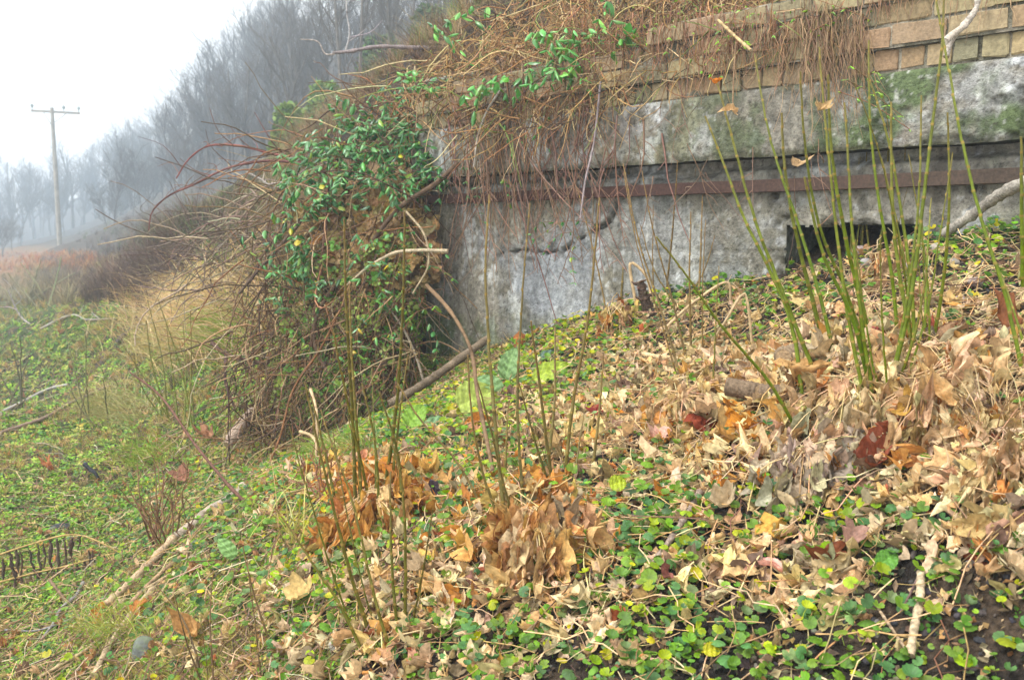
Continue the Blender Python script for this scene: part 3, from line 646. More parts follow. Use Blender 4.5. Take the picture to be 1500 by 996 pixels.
def shrub(name, label, canes, colr, rad=4.0, dyr=.25, group=None, dark=0., matl=None, cat='shrub', tipY=None):
    b0 = on(*canes[0][0]); root = empty(name, b0); tag(root, label, cat, group)
    extra = []
    for k in range(int(len(canes)*.6)):
        q = canes[rng.integers(0, len(canes))]; dx = rng.uniform(-22, 22); lean = rng.uniform(-45, 45); f = rng.uniform(.45, .95); m_ = max(2, int(round(len(q)*f)))
        extra.append([(q[0][0]+dx, q[0][1]+rng.uniform(-12, 8))]+[(p[0]+dx+lean*(i+1)/len(q), q[0][1]+(p[1]-q[0][1])*(.6+.4*f)) for i, p in enumerate(q[1:m_])]+([] if m_ < len(q)+1 else []))
    nreal = len(canes)
    for ic, cpts in enumerate(list(canes)+[e for e in extra if len(e) > 1]):
        if ic >= nreal: cpts = cpts if len(cpts) > 2 else [cpts[0], ((cpts[0][0]+cpts[1][0])/2+4, (cpts[0][1]+cpts[1][1])/2), cpts[1]]
        b = on(*cpts[0]); Y0 = b[1]; top = cpts[-1]; dy = rng.uniform(-dyr, dyr); P3 = [b-[0, 0, .03]]; hh = max(1, cpts[0][1]-top[1])
        for q in cpts[1:]:
            fr = (cpts[0][1]-q[1])/hh; P3.append(at(q[0], q[1], Y0+dy*fr))
        rp = rad*rng.uniform(.7, 1.0)*min(1, .45+hh/600)*(.6 if ic >= nreal else 1); mb = MB(); P, R, cc = cane_mesh(np.array(P3), rp*Y0/FPX, rp*.42*Y0/FPX, jit(colr, 1, .1, .05)[0], dark=dark)
        mb.tube(P, R, cc, 7); mb.build('cane', matl or M_cane, root)
    return root
G1 = [.115, .15, .022]; G2 = [.10, .10, .022]
shrub('cane_shrub', 'tall thick green canes in front of the square wall opening', [
 [(1275,608),(1240,450),(1226,340),(1209,180),(1200,70)], [(1290,598),(1330,460),(1352,300),(1366,180),(1380,60),(1384,-20)], [(1318,505),(1306,400),(1290,310),(1276,200),(1272,60)],
 [(1340,535),(1335,420),(1320,310),(1300,200),(1272,110)], [(1355,500),(1358,380),(1364,290)], [(1365,505),(1383,400),(1390,300),(1388,165)], [(1227,525),(1200,430),(1170,330),(1130,210),(1105,80)],
 [(1213,520),(1190,440),(1163,330),(1148,230),(1145,165)], [(1205,562),(1155,450),(1105,320),(1072,200),(1050,120)], [(1178,590),(1155,460),(1125,390),(1090,320),(1060,240),(1033,170)],
 [(1282,540),(1240,430),(1200,330),(1180,220),(1172,105)], [(1280,580),(1250,470),(1205,370),(1178,260)], [(1278,500),(1255,420),(1235,330),(1217,210),(1213,110)], [(1345,525),(1322,430),(1310,340),(1305,150)], [(1292,600),(1318,500),(1345,300),(1350,140)], [(1284,596),(1262,470),(1248,330),(1238,150)],
 [(1180,640),(1130,565),(1055,475),(1003,400),(962,347)], [(1300,590),(1345,470),(1357,400)]], G1, 4.0)
shrub('cane_shrub', 'green canes leaning in at the right edge of the photo', [[(1505,560),(1472,430),(1440,330),(1410,210),(1388,90),(1372,0),(1365,-60)], [(1500,430),(1497,330),(1496,200)], [(1510,520),(1480,440),(1466,400)]], G1, 4.6)
shrub('cane_shrub', 'thin olive canes standing right against the wall opening', [[(1247,372),(1249,220),(1247,90)], [(1275,368),(1262,260),(1258,170)], [(1262,372),(1268,260),(1272,165)], [(1284,370),(1322,180),(1342,60)], [(1240,365),(1228,250),(1226,170)], [(1290,365),(1300,250),(1303,150)], [(1230,372),(1215,280),(1196,190)], [(1306,362),(1324,260),(1326,190)]], G2, 2.6, .1)
shrub('cane_shrub', 'single slim olive cane rising from the leaf pile left of the thick green canes', [[(1043,582),(1048,490),(1053,390)]], G2, 3)
shrub('cane_shrub', 'loose thin brown canes standing between the crack and the opening', [[(893,478),(877,400),(860,330),(845,275)], [(908,450),(915,370),(922,270),(917,190)], [(1010,535),(985,440),(955,330),(940,250)], [(1003,562),(970,460),(935,350),(913,240)], [(1013,525),(1010,400),(1012,310)],
 [(1023,440),(1026,380),(1029,285)], [(1000,440),(1030,400),(1047,345)], [(975,430),(985,340),(993,235)], [(1000,450),(960,400),(938,330)], [(958,440),(956,380),(957,300)]], [.15,.11,.05], 2.7, .2, dark=.25)
shrub('cane_shrub', 'olive canes rising from the orange leaf clump in the centre', [[(768,742),(758,600),(764,450),(776,298)], [(742,776),(728,650),(716,500),(711,400),(717,285)], [(740,774),(704,680),(690,600),(685,520)], [(757,765),(735,700),(722,640),(700,560)],
 [(838,712),(850,640),(858,590)], [(826,700),(838,600),(862,460),(878,290)], [(812,720),(795,600),(778,470)], [(864,700),(878,600),(884,520)], [(812,716),(788,660),(774,610),(760,560)], [(716,747),(665,670),(612,610),(582,560)], [(800,690),(812,590),(813,480)],[(740,700),(742,640),(745,590)]], [.13,.115,.04], 3.6, .2, dark=.12)
shrub('cane_shrub', 'olive canes nearest the camera left of centre, bases among low green leaves', [[(545,927),(508,820),(478,700),(455,600),(447,560)], [(577,962),(543,850),(515,730),(482,640),(470,600)], [(585,932),(575,840),(572,750),(572,690)], [(592,922),(594,800),(586,690),(572,640)],
 [(541,965),(500,890),(455,820),(405,745)], [(598,922),(621,830),(634,745)]], G2, 3.8, .2)
shrub('cane_shrub', 'tall olive canes in front of the brown vine tangle', [[(560,728),(580,600),(590,450),(593,310)], [(522,760),(516,600),(507,450),(504,320)], [(532,765),(524,640),(514,500),(512,420)], [(546,745),(525,660),(503,560),(487,480)], [(590,748),(582,660),(556,575)], [(500,770),(480,680),(456,580)], [(572,735),(580,650),(592,560),(598,520)], [(556,760),(548,640),(530,560)]], G2, 3.6, .2)
shrub('cane_shrub', 'thin green shoots standing in the grass below the pale grass tuft', [[(283,628),(265,540),(232,440)], [(270,625),(272,540),(268,470)], [(275,628),(280,540),(279,455)], [(262,622),(252,540),(244,480)], [(250,612),(224,540),(214,470)], [(255,620),(215,560),(180,505)], [(245,615),(238,530),(216,440)], [(285,622),(278,560),(262,500)], [(238,610),(205,560),(196,520)]], [.17,.20,.06], 2.5, .2, dark=.1)
shrub('cane_shrub', 'bare brown canes at the bottom left corner beside the grey stone', [[(305,1010),(280,960),(255,870)], [(315,1020),(308,900),(312,835)], [(300,1000),(265,900),(232,860)], [(385,1000),(372,900),(362,820)], [(400,940),(375,880),(355,800)]], [.11,.08,.05], 3, .1, dark=.3)
# twiggy clump
def twigfan(name, label, bx, by, tops, rp, colr, cat='shrub', spread=12):
    b0 = on(bx, by); root = empty(name, b0); tag(root, label, cat)
    for (x, y) in tops:
        b = on(bx+rng.uniform(-spread, spread), by+rng.uniform(-6, 6)); e = at(x, y, b[1]+rng.uniform(-.2, .2)); mid = (b+e)/2+rng.normal(0, .02, 3); mb = MB(); P = curve([b-[0, 0, .02], mid, e], 10, .004)
        mb.tube(P, np.linspace(rp, rp*.4, 10)*b[1]/FPX, jit(colr, 1)[0], 5)
        for q in range(3):
            k = rng.integers(4, 9); v = np.array([rng.normal(0, .05), rng.normal(0, .05), rng.uniform(.05, .12)]); mb.tube(curve([P[k], P[k]+v*.5+rng.normal(0, .005, 3), P[k]+v], 5), np.linspace(rp*.5, rp*.2, 5)*b[1]/FPX, jit(colr, 1)[0], 4)
        mb.build('twig', M_twig, root)
    return root
twigfan('twiggy_shrub', 'fine reddish brown twigs standing left of the fallen logs', 235, 800, [(x, y) for x, y in zip(np.linspace(180, 300, 20), rng.uniform(670, 760, 20))], 1.6, [.20,.11,.06], spread=20)
twigfan('twiggy_shrub', 'sparse dark shoots at the left edge of the meadow', 20, 600, [(15,500),(45,510),(30,490),(60,560),(-10,520)], 1.5, [.15,.14,.08], spread=14)
twigfan('twiggy_shrub', 'thin upright olive shoots in the middle of the meadow', 130, 620, [(100,560),(125,490),(150,540),(180,560),(140,520),(95,480)], 1.3, [.18,.17,.08], spread=30)
twigfan('twiggy_shrub', 'cluster of short reddish shoots left of the orange leaf clump', 480, 745, [(455,660),(470,650),(440,670),(488,670),(420,700),(500,690)], 1.5, [.22,.10,.06], spread=18)
twigfan('twiggy_shrub', 'pale leaning whips of brush far left in the meadow', 60, 445, [(10,400),(30,385),(60,380),(90,375),(40,410),(0,420),(110,400)], 1.6, [.26,.24,.15], spread=30)

def branch(name, label, pts, r0, r1, colr,  m_=M_bark, cat='branch', sides=9, endc=(.42,.33,.22), n=26, wob=.0, rough=.12, sub=None, ground=False):
    """pts: (px, py, Y) or (px, py) standing on the ground; radii in photo pixels"""
    P3 = []
    for p in pts: P3.append(at(*p) if len(p) == 3 else on(p[0], p[1], .02+.9*r0*on(p[0], p[1])[1]/FPX))
    P3 = np.array(P3); k_ = .72 if cat in ('twig', 'stalk', 'stem', 'vine stem', 'bramble') else 1.; colr = np.array(colr)*(.8 if cat in ('twig', 'stalk', 'vine stem') else 1.)
    P = curve(P3, n, wob); R = k_*np.linspace(r0, r1, n)*P[:, 1]/FPX*(1+rough*rng.normal(size=n)); mb = MB()
    R = np.abs(R)+.0004; cc = jit(colr, 1, .05, .012)[0]*(1+.15*rng.normal(size=(n, 1))); mb.tube(P, R, cc, sides, col2=np.array(endc))
    if sub: sub(mb, P, R)
    o = mb.build(name, m_, origin=P.mean(0)); tag(o, label, cat); return o
def offshoots(num, L0, colr, up=.3):
    def f(mb, P, R):
        for q in range(num):
            k = rng.integers(2, len(P)-1); v = rng.normal(0, 1, 3); v[2] = abs(v[2])*up*2; v /= np.linalg.norm(v); l_ = L0*rng.uniform(.4, 1.2)
            e = P[k]+v*l_; mb.tube(curve([P[k], (P[k]+e)/2+rng.normal(0, l_*.12, 3), e], 7), np.linspace(R[k]*.5, R[k]*.15+.0003, 7), jit(colr, 1)[0], 4)
    return f
branch('fallen_log', 'mossy brown log propped at the left foot of the wall with a sawn end', [(570,592,5.35),(620,563,5.4),(660,535,5.5),(716,495,5.62)], 6.8, 5.6, [.17,.13,.09], cat='log', sides=12)
branch('fallen_branch', 'thick grey speckled branch leaning from the ground to the right edge of the wall', [(1384,342,3.82),(1420,318,3.7),(1455,292,3.6),(1480,277,3.5),(1530,255,3.35)], 7, 9, [.33,.30,.26], sides=12)
branch('white_branch', 'pale peeling branch hanging over the bricks at top right', [tuple(p) for p in [(1432,-30,3.7),(1430,12,3.66),(1412,38,3.63),(1394,58,3.62),(1386,84,3.6)]], 4., 4.5, [.40,.36,.31], sides=9, sub=lambda mb, P, R: mb.tube(curve([P[16], at(1392,54,3.55), at(1384,62,3.5)], 5), np.linspace(.012, .014, 5), np.array([.42,.37,.31]), 7))
branch('fallen_log', 'long pale broken log at the foot of the slope on the left', [(356,722),(335,742),(305,760),(280,782),(256,798)], 6, 7, [.36,.30,.23], cat='log', sides=11, rough=.15)
branch('fallen_log', 'long tan split log running down towards the bottom left corner', [(255,800),(225,832),(195,862),(165,890),(130,916)], 7, 5, [.38,.28,.17], cat='log', sides=11, rough=.15)
branch('fallen_branch', 'brown stick lying below the tan split log', [(280,815),(235,850),(200,885),(165,920),(150,940)], 3.5, 3, [.30,.20,.12])
branch('fallen_branch', 'straight tan pole lying just left of the grey stone', [(225,872),(190,915),(165,950),(138,1000)], 4.5, 5, [.40,.31,.19])
branch('fallen_branch', 'long brown rod between the two tan logs', [(250,850),(215,872),(180,905),(140,950),(60,1000)], 2.5, 2.5, [.35,.26,.15])
branch('bark_log', 'short round log of pale bark standing on the bank left of the vines', [(371,602,6.6),(350,628,6.45),(333,652,6.35)], 8, 10, [.42,.33,.25], cat='log', sides=12)
branch('twig', 'long dark red twig slanting across the lower meadow to the slope', [(190,545,5.9),(230,575,5.6),(285,650,5.1),(330,705,4.5),(400,790,3.9),(420,825,3.8)], 1.8, 4, [.15,.075,.055], M_twig, 'twig', sub=offshoots(5, .15, [.15,.08,.06]))
branch('twig', 'grey forked twig lying in the bottom left corner', [(5,930),(60,930),(100,916),(118,908)], 2, 1.6, [.26,.25,.25], cat='twig', sub=offshoots(3, .12, [.25,.24,.24]))
branch('twig', 'grey branch piece below the hanging pods', [(62,945),(80,920),(92,898),(112,880),(122,862)], 3, 4, [.28,.26,.23], cat='twig')
branch('twig', 'brown upright stub behind the tan split log', [(100,885,4.3),(85,865,4.35),(72,848,4.4)], 3, 3, [.27,.19,.12], cat='twig')
branch('fallen_branch', 'brown bent stick under the round green leaves at lower centre', [(1025,735),(1008,765),(985,800),(962,832),(925,885)], 5, 3.5, [.25,.19,.15])
branch('fallen_branch', 'short thick brown stick in the green leaves below the bent stick', [(1062,822),(1052,852),(1040,888)], 5, 5, [.24,.17,.12])
branch('fallen_branch', 'pale smooth stick standing in dark soil at bottom right', [(1348,856),(1346,900),(1338,940),(1332,978)], 5.5, 7, [.48,.38,.25])
branch('twig', 'thin pale twig slanting left of the pale smooth stick', [(1285,905),(1305,935),(1325,965)], 3, 2.5, [.38,.28,.18], cat='twig')
branch('twig', 'dark twig leaning right of the dead leaf curl at the bottom', [(1344,862),(1330,890),(1318,912)], 3, 1.8, [.20,.13,.11], cat='twig')
branch('fallen_branch', 'long straw coloured stick lying below the inverted V stalk', [(938,528),(985,536),(1040,540),(1088,542)], 4, 4.5, [.46,.34,.19])
branch('fallen_branch', 'brown stick lying at an angle left of the straw coloured stick', [(900,605),(920,580),(938,556)], 4.5, 4, [.32,.22,.15])
branch('rotten_log', 'short rotten log with a round end ring in the leaf pile', [(1065,566,3.1),(1110,574,3.05),(1150,578,3.0)], 14, 13, [.15,.105,.07], cat='log', sides=14, rough=.03, endc=(.3,.22,.13))
branch('rotten_log', 'cut end of a small log poking out above the leaf pile', [(1180,512,3.35),(1148,524,3.22)], 13, 12, [.24,.17,.11], cat='log', sides=14, endc=(.34,.24,.14))
branch('fallen_branch', 'tan stick lying along the right edge on top of the leaf pile', [(1395,545),(1430,537),(1470,534),(1520,532)], 4, 5, [.42,.31,.19])
branch('fallen_branch', 'darker brown stick just below the tan stick at the right edge', [(1420,552),(1460,550),(1520,556)], 5, 5, [.33,.23,.15])
branch('fallen_branch', 'brown branch lying under the big brown leaf at the right edge', [(1435,508),(1465,503),(1500,500)], 7, 7, [.15,.10,.07])
branch('twig', 'long pale reed lying through the bases of the green canes', [(1235,472),(1275,463),(1320,447),(1352,438),(1370,430)], 3, 4.5, [.60,.50,.34], M_straw, 'stalk')
branch('fallen_branch', 'dark stick lying on the bank above the pale grass tuft', [(200,440),(240,410),(285,385),(320,370),(345,352)], 4, 3, [.12,.10,.085], sub=offshoots(4, .3, [.14,.11,.09]))
branch('fallen_branch', 'dark broken branch in the grass left of the pale tuft', [(172,507),(190,490),(215,465)], 4, 3.5, [.10,.08,.07])
branch('fallen_branch', 'dark angular branch on the bank right of the green shoots', [(310,502,6.9),(330,518,6.8),(365,528,6.7),(420,535,6.5)], 3, 2, [.10,.06,.045], sub=lambda mb, P, R: mb.tube(curve([P[6], at(330,560,6.7), at(345,600,6.6)], 8), np.linspace(.014, .008, 8), np.array([.10,.06,.05]), 6))
branch('fallen_branch', 'grey weathered branch lying across the left meadow', [(0,612),(30,595),(70,575),(100,568)], 3, 2, [.36,.35,.33])
branch('fallen_branch', 'long brown stick half buried in the left meadow grass', [(0,640),(60,620),(115,590),(160,570)], 3, 2, [.22,.16,.12])
branch('fallen_branch', 'pale grey stick at the far edge of the green meadow', [(60,485),(90,470),(130,472),(170,470)], 1.8, 1.1, [.27,.24,.21], sub=offshoots(5, .4, [.38,.34,.30]))
branch('fallen_branch', 'forked bleached branch at the left edge below the brush', [(12,425,17),(25,455,17),(50,480,16.5)], 1.1, 1.5, [.26,.23,.21], sub=offshoots(5, .6, [.45,.42,.42]))
branch('twig', 'pale curved stick hooked over in front of the left end of the wall', [(505,420,5.95),(545,388,5.85),(580,370,5.8),(615,367,5.75),(656,368,5.7)], 2, 4, [.50,.41,.28], cat='twig')
branch('twig', 'tan stalk arching down beside the left end of the wall', [(595,310,5.8),(622,345,5.75),(628,385,5.75),(605,430,5.8)], 2.2, 2, [.46,.37,.24], cat='twig')
branch('twig', 'thick brown stem bowing down in front of the left wall corner', [(625,418,4.9),(655,450,4.7),(685,500,4.4),(700,580,3.9),(722,690,3.3)], 4., 4., [.15,.095,.055], M_twig, 'stem')
branch('twig', 'white stem bending down through the vine tangle', [(562,442,5.9),(590,480,5.85),(612,530,5.8),(624,575,5.75)], 2, 2.4, [.50,.42,.32], cat='twig')
# arching brambles and vine stems
branch('bramble', 'red brown bramble arching out over the hazy bank', [(455,238,7.4),(400,226,7.4),(350,214,7.4),(300,216,7.4),(275,235,7.4),(258,262,7.4)], 3.2, 1.2, [.20,.08,.07], M_twig, 'bramble', sub=offshoots(9, .35, [.19,.10,.08]))
branch('bramble', 'dark bramble arching lower and further left over the bank', [(450,240,7.3),(390,236,7.3),(335,246,7.3),(285,270,7.3),(240,292,7.3),(222,312,7.3),(218,338,7.3)], 3, 1.2, [.16,.08,.07], M_twig, 'bramble', sub=offshoots(10, .3, [.17,.10,.08]))
branch('bare_twig', 'pale forked twig below the arching brambles', [(430,275,7.8),(400,275,7.8),(380,262,7.8),(360,252,7.8)], 2.5, 2, [.38,.34,.30], cat='twig', sub=offshoots(8, .5, [.36,.32,.28]))
branch('bare_branch', 'dark bare branch reaching left across the misty trees at the top', [(640,72,8.2),(600,70,8.2),(550,69,8.2),(510,76,8.2),(487,78,8.2)], 3.5, 2, [.22,.19,.18], cat='branch')
branch('bare_twig', 'white thin twig rising from the dark bare branch', [(506,76,8.2),(512,50,8.2),(508,20,8.2),(507,0,8.2)], 2, 1.2, [.42,.40,.40], cat='twig', sub=offshoots(3, .3, [.4,.38,.38]))
branch('bare_twig', 'curved pale twig at the tip of the dark bare branch', [(490,80,8.2),(478,80,8.2),(466,62,8.2),(440,58,8.2)], 1.8, 1, [.42,.36,.34], cat='twig')
branch('vine_stem', 'thick red brown vine stem crossing in front of the wall corner', [(672,238,5.95),(640,268,5.95),(590,300,6.0),(540,360,6.05),(490,420,6.1),(462,470,6.1),(460,500,6.1),(480,545,6.0),(500,575,5.9)], 5.5, 3.5, [.16,.105,.07], M_twig, 'vine stem')
branch('vine_stem', 'thick dark vine stem running down the left side of the vine mound', [(605,190,6.5),(560,215,6.5),(505,255,6.5),(470,290,6.5),(420,350,6.5),(375,400,6.5),(350,430,6.5)], 5, 3, [.17,.12,.09], M_twig, 'vine stem')
branch('vine_stem', 'brown vine stem hanging straight down through the middle of the mound', [(480,270,6.3),(476,340,6.25),(470,400,6.2),(460,470,6.15),(452,560,6.1)], 4, 3, [.21,.11,.075], M_twig, 'vine stem')
branch('vine_stem', 'orange brown vine stem falling to the bottom left of the tangle', [(500,450,6.0),(470,510,5.95),(430,570,5.9),(410,640,5.8),(385,700,5.6)], 2.5, 2, [.26,.125,.06], M_twig, 'vine stem')
branch('vine_stem', 'thick pale brown stem lying along the top of the bank', [(760,68,6.6),(730,92,6.5),(700,112,6.4),(668,140,6.3)], 4.5, 3, [.30,.22,.15], M_twig, 'vine stem')
branch('vine_stem', 'grey mossy branch lying left to right on the bank top', [(625,120,6.6),(660,115,6.5),(695,108,6.4)], 3.5, 3, [.30,.32,.27], cat='branch')
branch('vine_stem', 'thin grey vine hanging down the wall to the rusted band', [wq for wq in [(735,130,5.7),(715,160,5.68),(700,200,5.66),(694,245,5.6)]], 2, 1.5, [.40,.36,.31], M_twig, 'vine stem')
branch('vine_stem', 'dark vine with a white highlight hanging to the rusted band', [(880,120,5.05),(868,220,5.05),(858,262,5.0),(850,320,4.95)], 2.2, 1.6, [.30,.25,.25], M_twig, 'vine stem')
branch('dead_stalk', 'broken straw stalk hanging from the dead grass over the bricks', [(1052,30,4.4),(1075,52,4.3),(1100,74,4.2)], 2.5, 3, [.52,.40,.22], M_straw, 'stalk')
branch('dead_stalk', 'upright thin stalk hanging down from the grass to the beam', [(1078,62,4.35),(1075,110,4.35),(1073,160,4.35)], 1.8, 1.2, [.36,.25,.16], M_straw, 'stalk')
# bent dry stalks
for lab, pts in [('dry stalk folded into an inverted V above the dark soil', [(1058,512),(1060,475,3.6),(1092,431,3.6),(1096,450,3.6),(1101,500,3.6)]),
 ('dry stalk bent over at the dark dead stump', [(930,440,4.5),(926,385,4.5),(945,402,4.5),(955,445,4.5)]),
 ('broad pale stalk standing behind the green canes', [(1322,445,3.7),(1328,395,3.7),(1335,352,3.7),(1352,358,3.7)]),
 ('curled pale stalk hooked over right of the green canes', [(1360,460,3.4),(1375,425,3.4),(1395,420,3.4),(1402,440,3.4)]),
 ('broken stalk leaning by the clover at the wall foot', [(975,480,4.3),(1020,440,4.3),(1068,416,4.3),(1070,440,4.3)]),
 ('bent dry stalk in front of the large pale green leaf', [(440,632,4.4),(458,640,4.3),(470,665,4.2),(478,700,4.1)]),
 ('hooked pale stalk beside the short reddish shoots', [(455,570,4.4),(463,600,4.3),(463,680,4.2)])]:
    branch('bent_stalk', lab, pts, 3.4, 2.6, [.55,.42,.26], M_straw, 'stalk', sides=6, rough=.05)
# dead stub
branch('dead_stump', 'dark fuzzy dead stem stub in the clover near the wall foot', [(950,452,4.35),(942,430,4.35),(938,412,4.35)], 9, 5, [.075,.052,.04], cat='stump', rough=.08, sub=offshoots(14, .05, [.10,.07,.05]))
root = empty('tree_stump', on(212, 455)); tag(root, 'dark rotten stump at the far end of the pale grass tuft', 'stump'); bb = on(212, 458)
for (dx, hpx, r) in ((0, 40, 9), (12, 30, 7), (-9, 26, 5)):
    mb = MB(); b = bb+[dx*bb[1]/FPX, 0, -.1]; e = b+[0, 0, hpx*bb[1]/FPX+.1]; mb.tube(curve([b, (b+e)/2+rng.normal(0, .02, 3), e], 8), np.linspace(r, r*.5, 8)*bb[1]/FPX*(1+.15*rng.normal(size=8)), np.array([.07,.05,.04]), 9, col2=np.array([.12,.08,.05])); mb.build('stub', M_bark, root)

# ------------------------------------------------------------------ vine mound
def inside(px, py, poly):
    poly = np.array(poly, float); r = np.zeros(np.shape(px), bool); j = len(poly)-1
    for i in range(len(poly)):
        xi, yi = poly[i]; xj, yj = poly[j]; c = ((yi > py) != (yj > py)) & (px < (xj-xi)*(py-yi)/(yj-yi+1e-9)+xi); r ^= c; j = i
    return r
def polypts(poly, n):
    p = np.array(poly); px = rng.uniform(p[:, 0].min(), p[:, 0].max(), n*4); py = rng.uniform(p[:, 1].min(), p[:, 1].max(), n*4); m = inside(px, py, poly); return px[m][:n], py[m][:n]
MOUND = [(455,180),(520,130),(600,95),(660,60),(720,30),(800,90),(760,150),(700,200),(668,260),(655,330),(635,400),(620,500),(590,590),(520,650),(430,700),(350,680),(330,560),(345,430),(360,350),(400,290)]
def mound_Y(px, py):     # depth of the hanging curtain: leans back towards the top
    return 6.05+.9*sst(400-py, 0, 330)+.55*sst(560-px, 0, 200)-.25*sst(py, 420, 650)
def tangle(name, label, poly, n, Lr, rpx, cols, wts, flow, thick, cat='vine tangle', Yf=mound_Y, m=M_twig, seg=9, curlk=.25):
    mb = MB(); px, py = polypts(poly, n)
    cl = pick(cols, wts, len(px), .22)
    for i in range(len(px)):
        Y = float(Yf(px[i], py[i]))+rng.uniform(-thick, thick); p = at(px[i], py[i], Y); L_ = rng.uniform(*Lr); d = np.array(flow)+rng.normal(0, .55, 3); d /= np.linalg.norm(d); P = [p]; c_ = rng.normal(0, curlk, 3)
        for q in range(seg-1):
            P.append(P[-1]+d*L_/seg); d = d+c_*.35+np.array([0, 0, -.07])+rng.normal(0, .13, 3); d /= np.linalg.norm(d)
        mb.tube(np.array(P), np.linspace(1, .5, seg)*rng.uniform(*rpx)*Y/FPX, cl[i], 4, cap=False)
    o = mb.build(name, m); tag(o, label, cat, kind='stuff'); return o
BR = [[.24,.125,.06],[.14,.09,.05],[.32,.21,.11],[.09,.06,.04],[.42,.33,.20]]
tangle('vine_tangle', 'brown tangle of thin vine stems draped over the end of the bank', MOUND, 620, (.3, 1.1), (.4, 1.4), BR, [2,3,3,3,1.5], (-.3, -.1, -.7), .32)
tangle('vine_tangle', 'dense dark thicket of fine stems at the foot of the vine mound', [(400,400),(615,420),(605,520),(580,590),(500,650),(410,680),(350,640),(350,520)], 900, (.15, .6), (.4, 1.3), BR, [2,3,2,4,1], (-.2, 0, -.6), .3)
TOPP = [(560,150),(640,70),(760,0),(900,-70),(1350,-90),(1340,20),(1220,70),(1120,85),(1010,110),(900,150),(800,190),(700,210),(640,190)]
def top_Y(px, py):
    t, z = wall_tz(px, np.full(np.shape(px), 120.)); t = np.clip(t, -1, 4.2); return P0[1]+t*DV[1]-.05+.0022*(120-py)
tangle('dead_grass_fringe', 'dry orange brown grass and stems hanging over the top of the wall', TOPP, 3000, (.12, .5), (.35, 1.15), [[.40,.25,.11],[.28,.15,.07],[.54,.40,.21],[.10,.065,.045],[.2,.24,.07]], [3,2.5,2.2,2.5,.9], (-.1, -.25, -.35), .16, 'dead grass', top_Y, curlk=.4)
n = 2600; tq = rng.uniform(-1.5, 5.2, n); sq = rng.uniform(.1, 4.5, n); P = W(tq, sq, U(tq, sq)); gq = gz(P[:, 0], P[:, 1]); lf = np.maximum(sst(tq, 3.7, 4.6), sst(sq, 6, 9)); P[:, 2] = P[:, 2]*(1-lf)+gq*lf; mb = MB()
scatter(mb, T_BRUSH, P, np.stack([rng.normal(-.3, .4, n), rng.normal(-.4, .4, n), np.ones(n)], 1), rng.uniform(.12, .34, n), pick([[.30,.20,.11],[.16,.10,.07],[.40,.30,.17],[.15,.19,.06]], [3,3,1.5,1], n, .2), tiltsd=.5)
tag(mb.build('bank_top_grass', M_straw), 'dry brown grass covering the top of the bank above the wall', 'dead grass', kind='stuff')
xx, yy_ = rng.uniform(-3.2, .6, 1500), rng.uniform(6.2, 16, 1500); m_ = (ts(xx, yy_)[0] > 3.9) & (ts(xx, yy_)[1] > -.3); P = np.stack([xx, yy_, gz(xx, yy_)], 1)[m_]; n = len(P); mb = MB()
scatter(mb, T_BRUSH, P, np.tile([[-.2, -.3, 1.]], (n, 1)), rng.uniform(.15, .45, n), pick([[.26,.18,.11],[.14,.10,.07],[.32,.25,.15],[.15,.19,.07]], [3,3,1.5,1.3], n, .2), tiltsd=.5)
tag(mb.build('crest_brush', M_straw), 'brown and green brush on the crest of the bank behind the vines', 'brush', kind='stuff')
tangle('bank_twigs', 'pale grey brown twigs sprawling over the bank left of the vine mound', [(300,330),(400,260),(440,330),(400,420),(330,450),(260,420)], 150, (.3, 1.1), (.5, 1.4), [[.34,.27,.19],[.22,.16,.12],[.14,.10,.08]], [3,3,2], (-.8, -.1, -.25), .5, 'twigs', lambda px, py: 8.3+0*px, curlk=.15)
tangle('arching_vines', 'thin dark vines arching left in front of the hazy bank', [(400,220),(470,200),(450,330),(390,330)], 34, (.4, 1.1), (.5, 1.3), BR, [3,3,1,2,1], (-1., -.1, .05), .3, 'vine tangle', lambda px, py: 7.2+0*px, curlk=.12)
# rooty curtain of fibres over the bricks
mb = MB()
for (x0, x1, y0, y1, num, yy, c) in [(1190,1290,10,60,180,150,[.30,.20,.12]),(860,1190,20,90,330,70,[.30,.17,.10]),(1290,1350,-40,20,80,40,[.33,.2,.12]),(1300,1500,-60,15,90,60,[.36,.24,.14]),(1050,1200,20,70,90,90,[.34,.22,.13]),(700,900,90,160,90,120,[.26,.15,.09]),(690,830,130,240,50,190,[.24,.14,.09])]:
    for i in range(num):
        x = rng.uniform(x0, x1); y = rng.uniform(y0, y1); L_ = yy*rng.uniform(.35, 1.1); t, z = wall_tz(x, y); so_ = -.1-rng.random()*.05
        p = W(np.float64(t), so_, z); k = L_*p[1]/FPX; dr = rng.normal(0, .16); pts = [p+[0, 0, .02]]; nseg = 8
        for q in range(nseg): pts.append(pts[-1]+np.array([DV[0]*dr, DV[1]*dr, -1])*k/nseg+rng.normal(0, k*.025, 3)); dr += rng.normal(0, .12)
        mb.tube(np.array(pts), np.linspace(.8, .35, nseg+1)*rng.uniform(.5, 1.3)*p[1]/FPX, jit(c, 1, .2)[0], 3, cap=False)
tag(mb.build('hanging_roots', M_twig), 'fine brown roots and rootlets hanging down over the bricks', 'roots', kind='stuff')
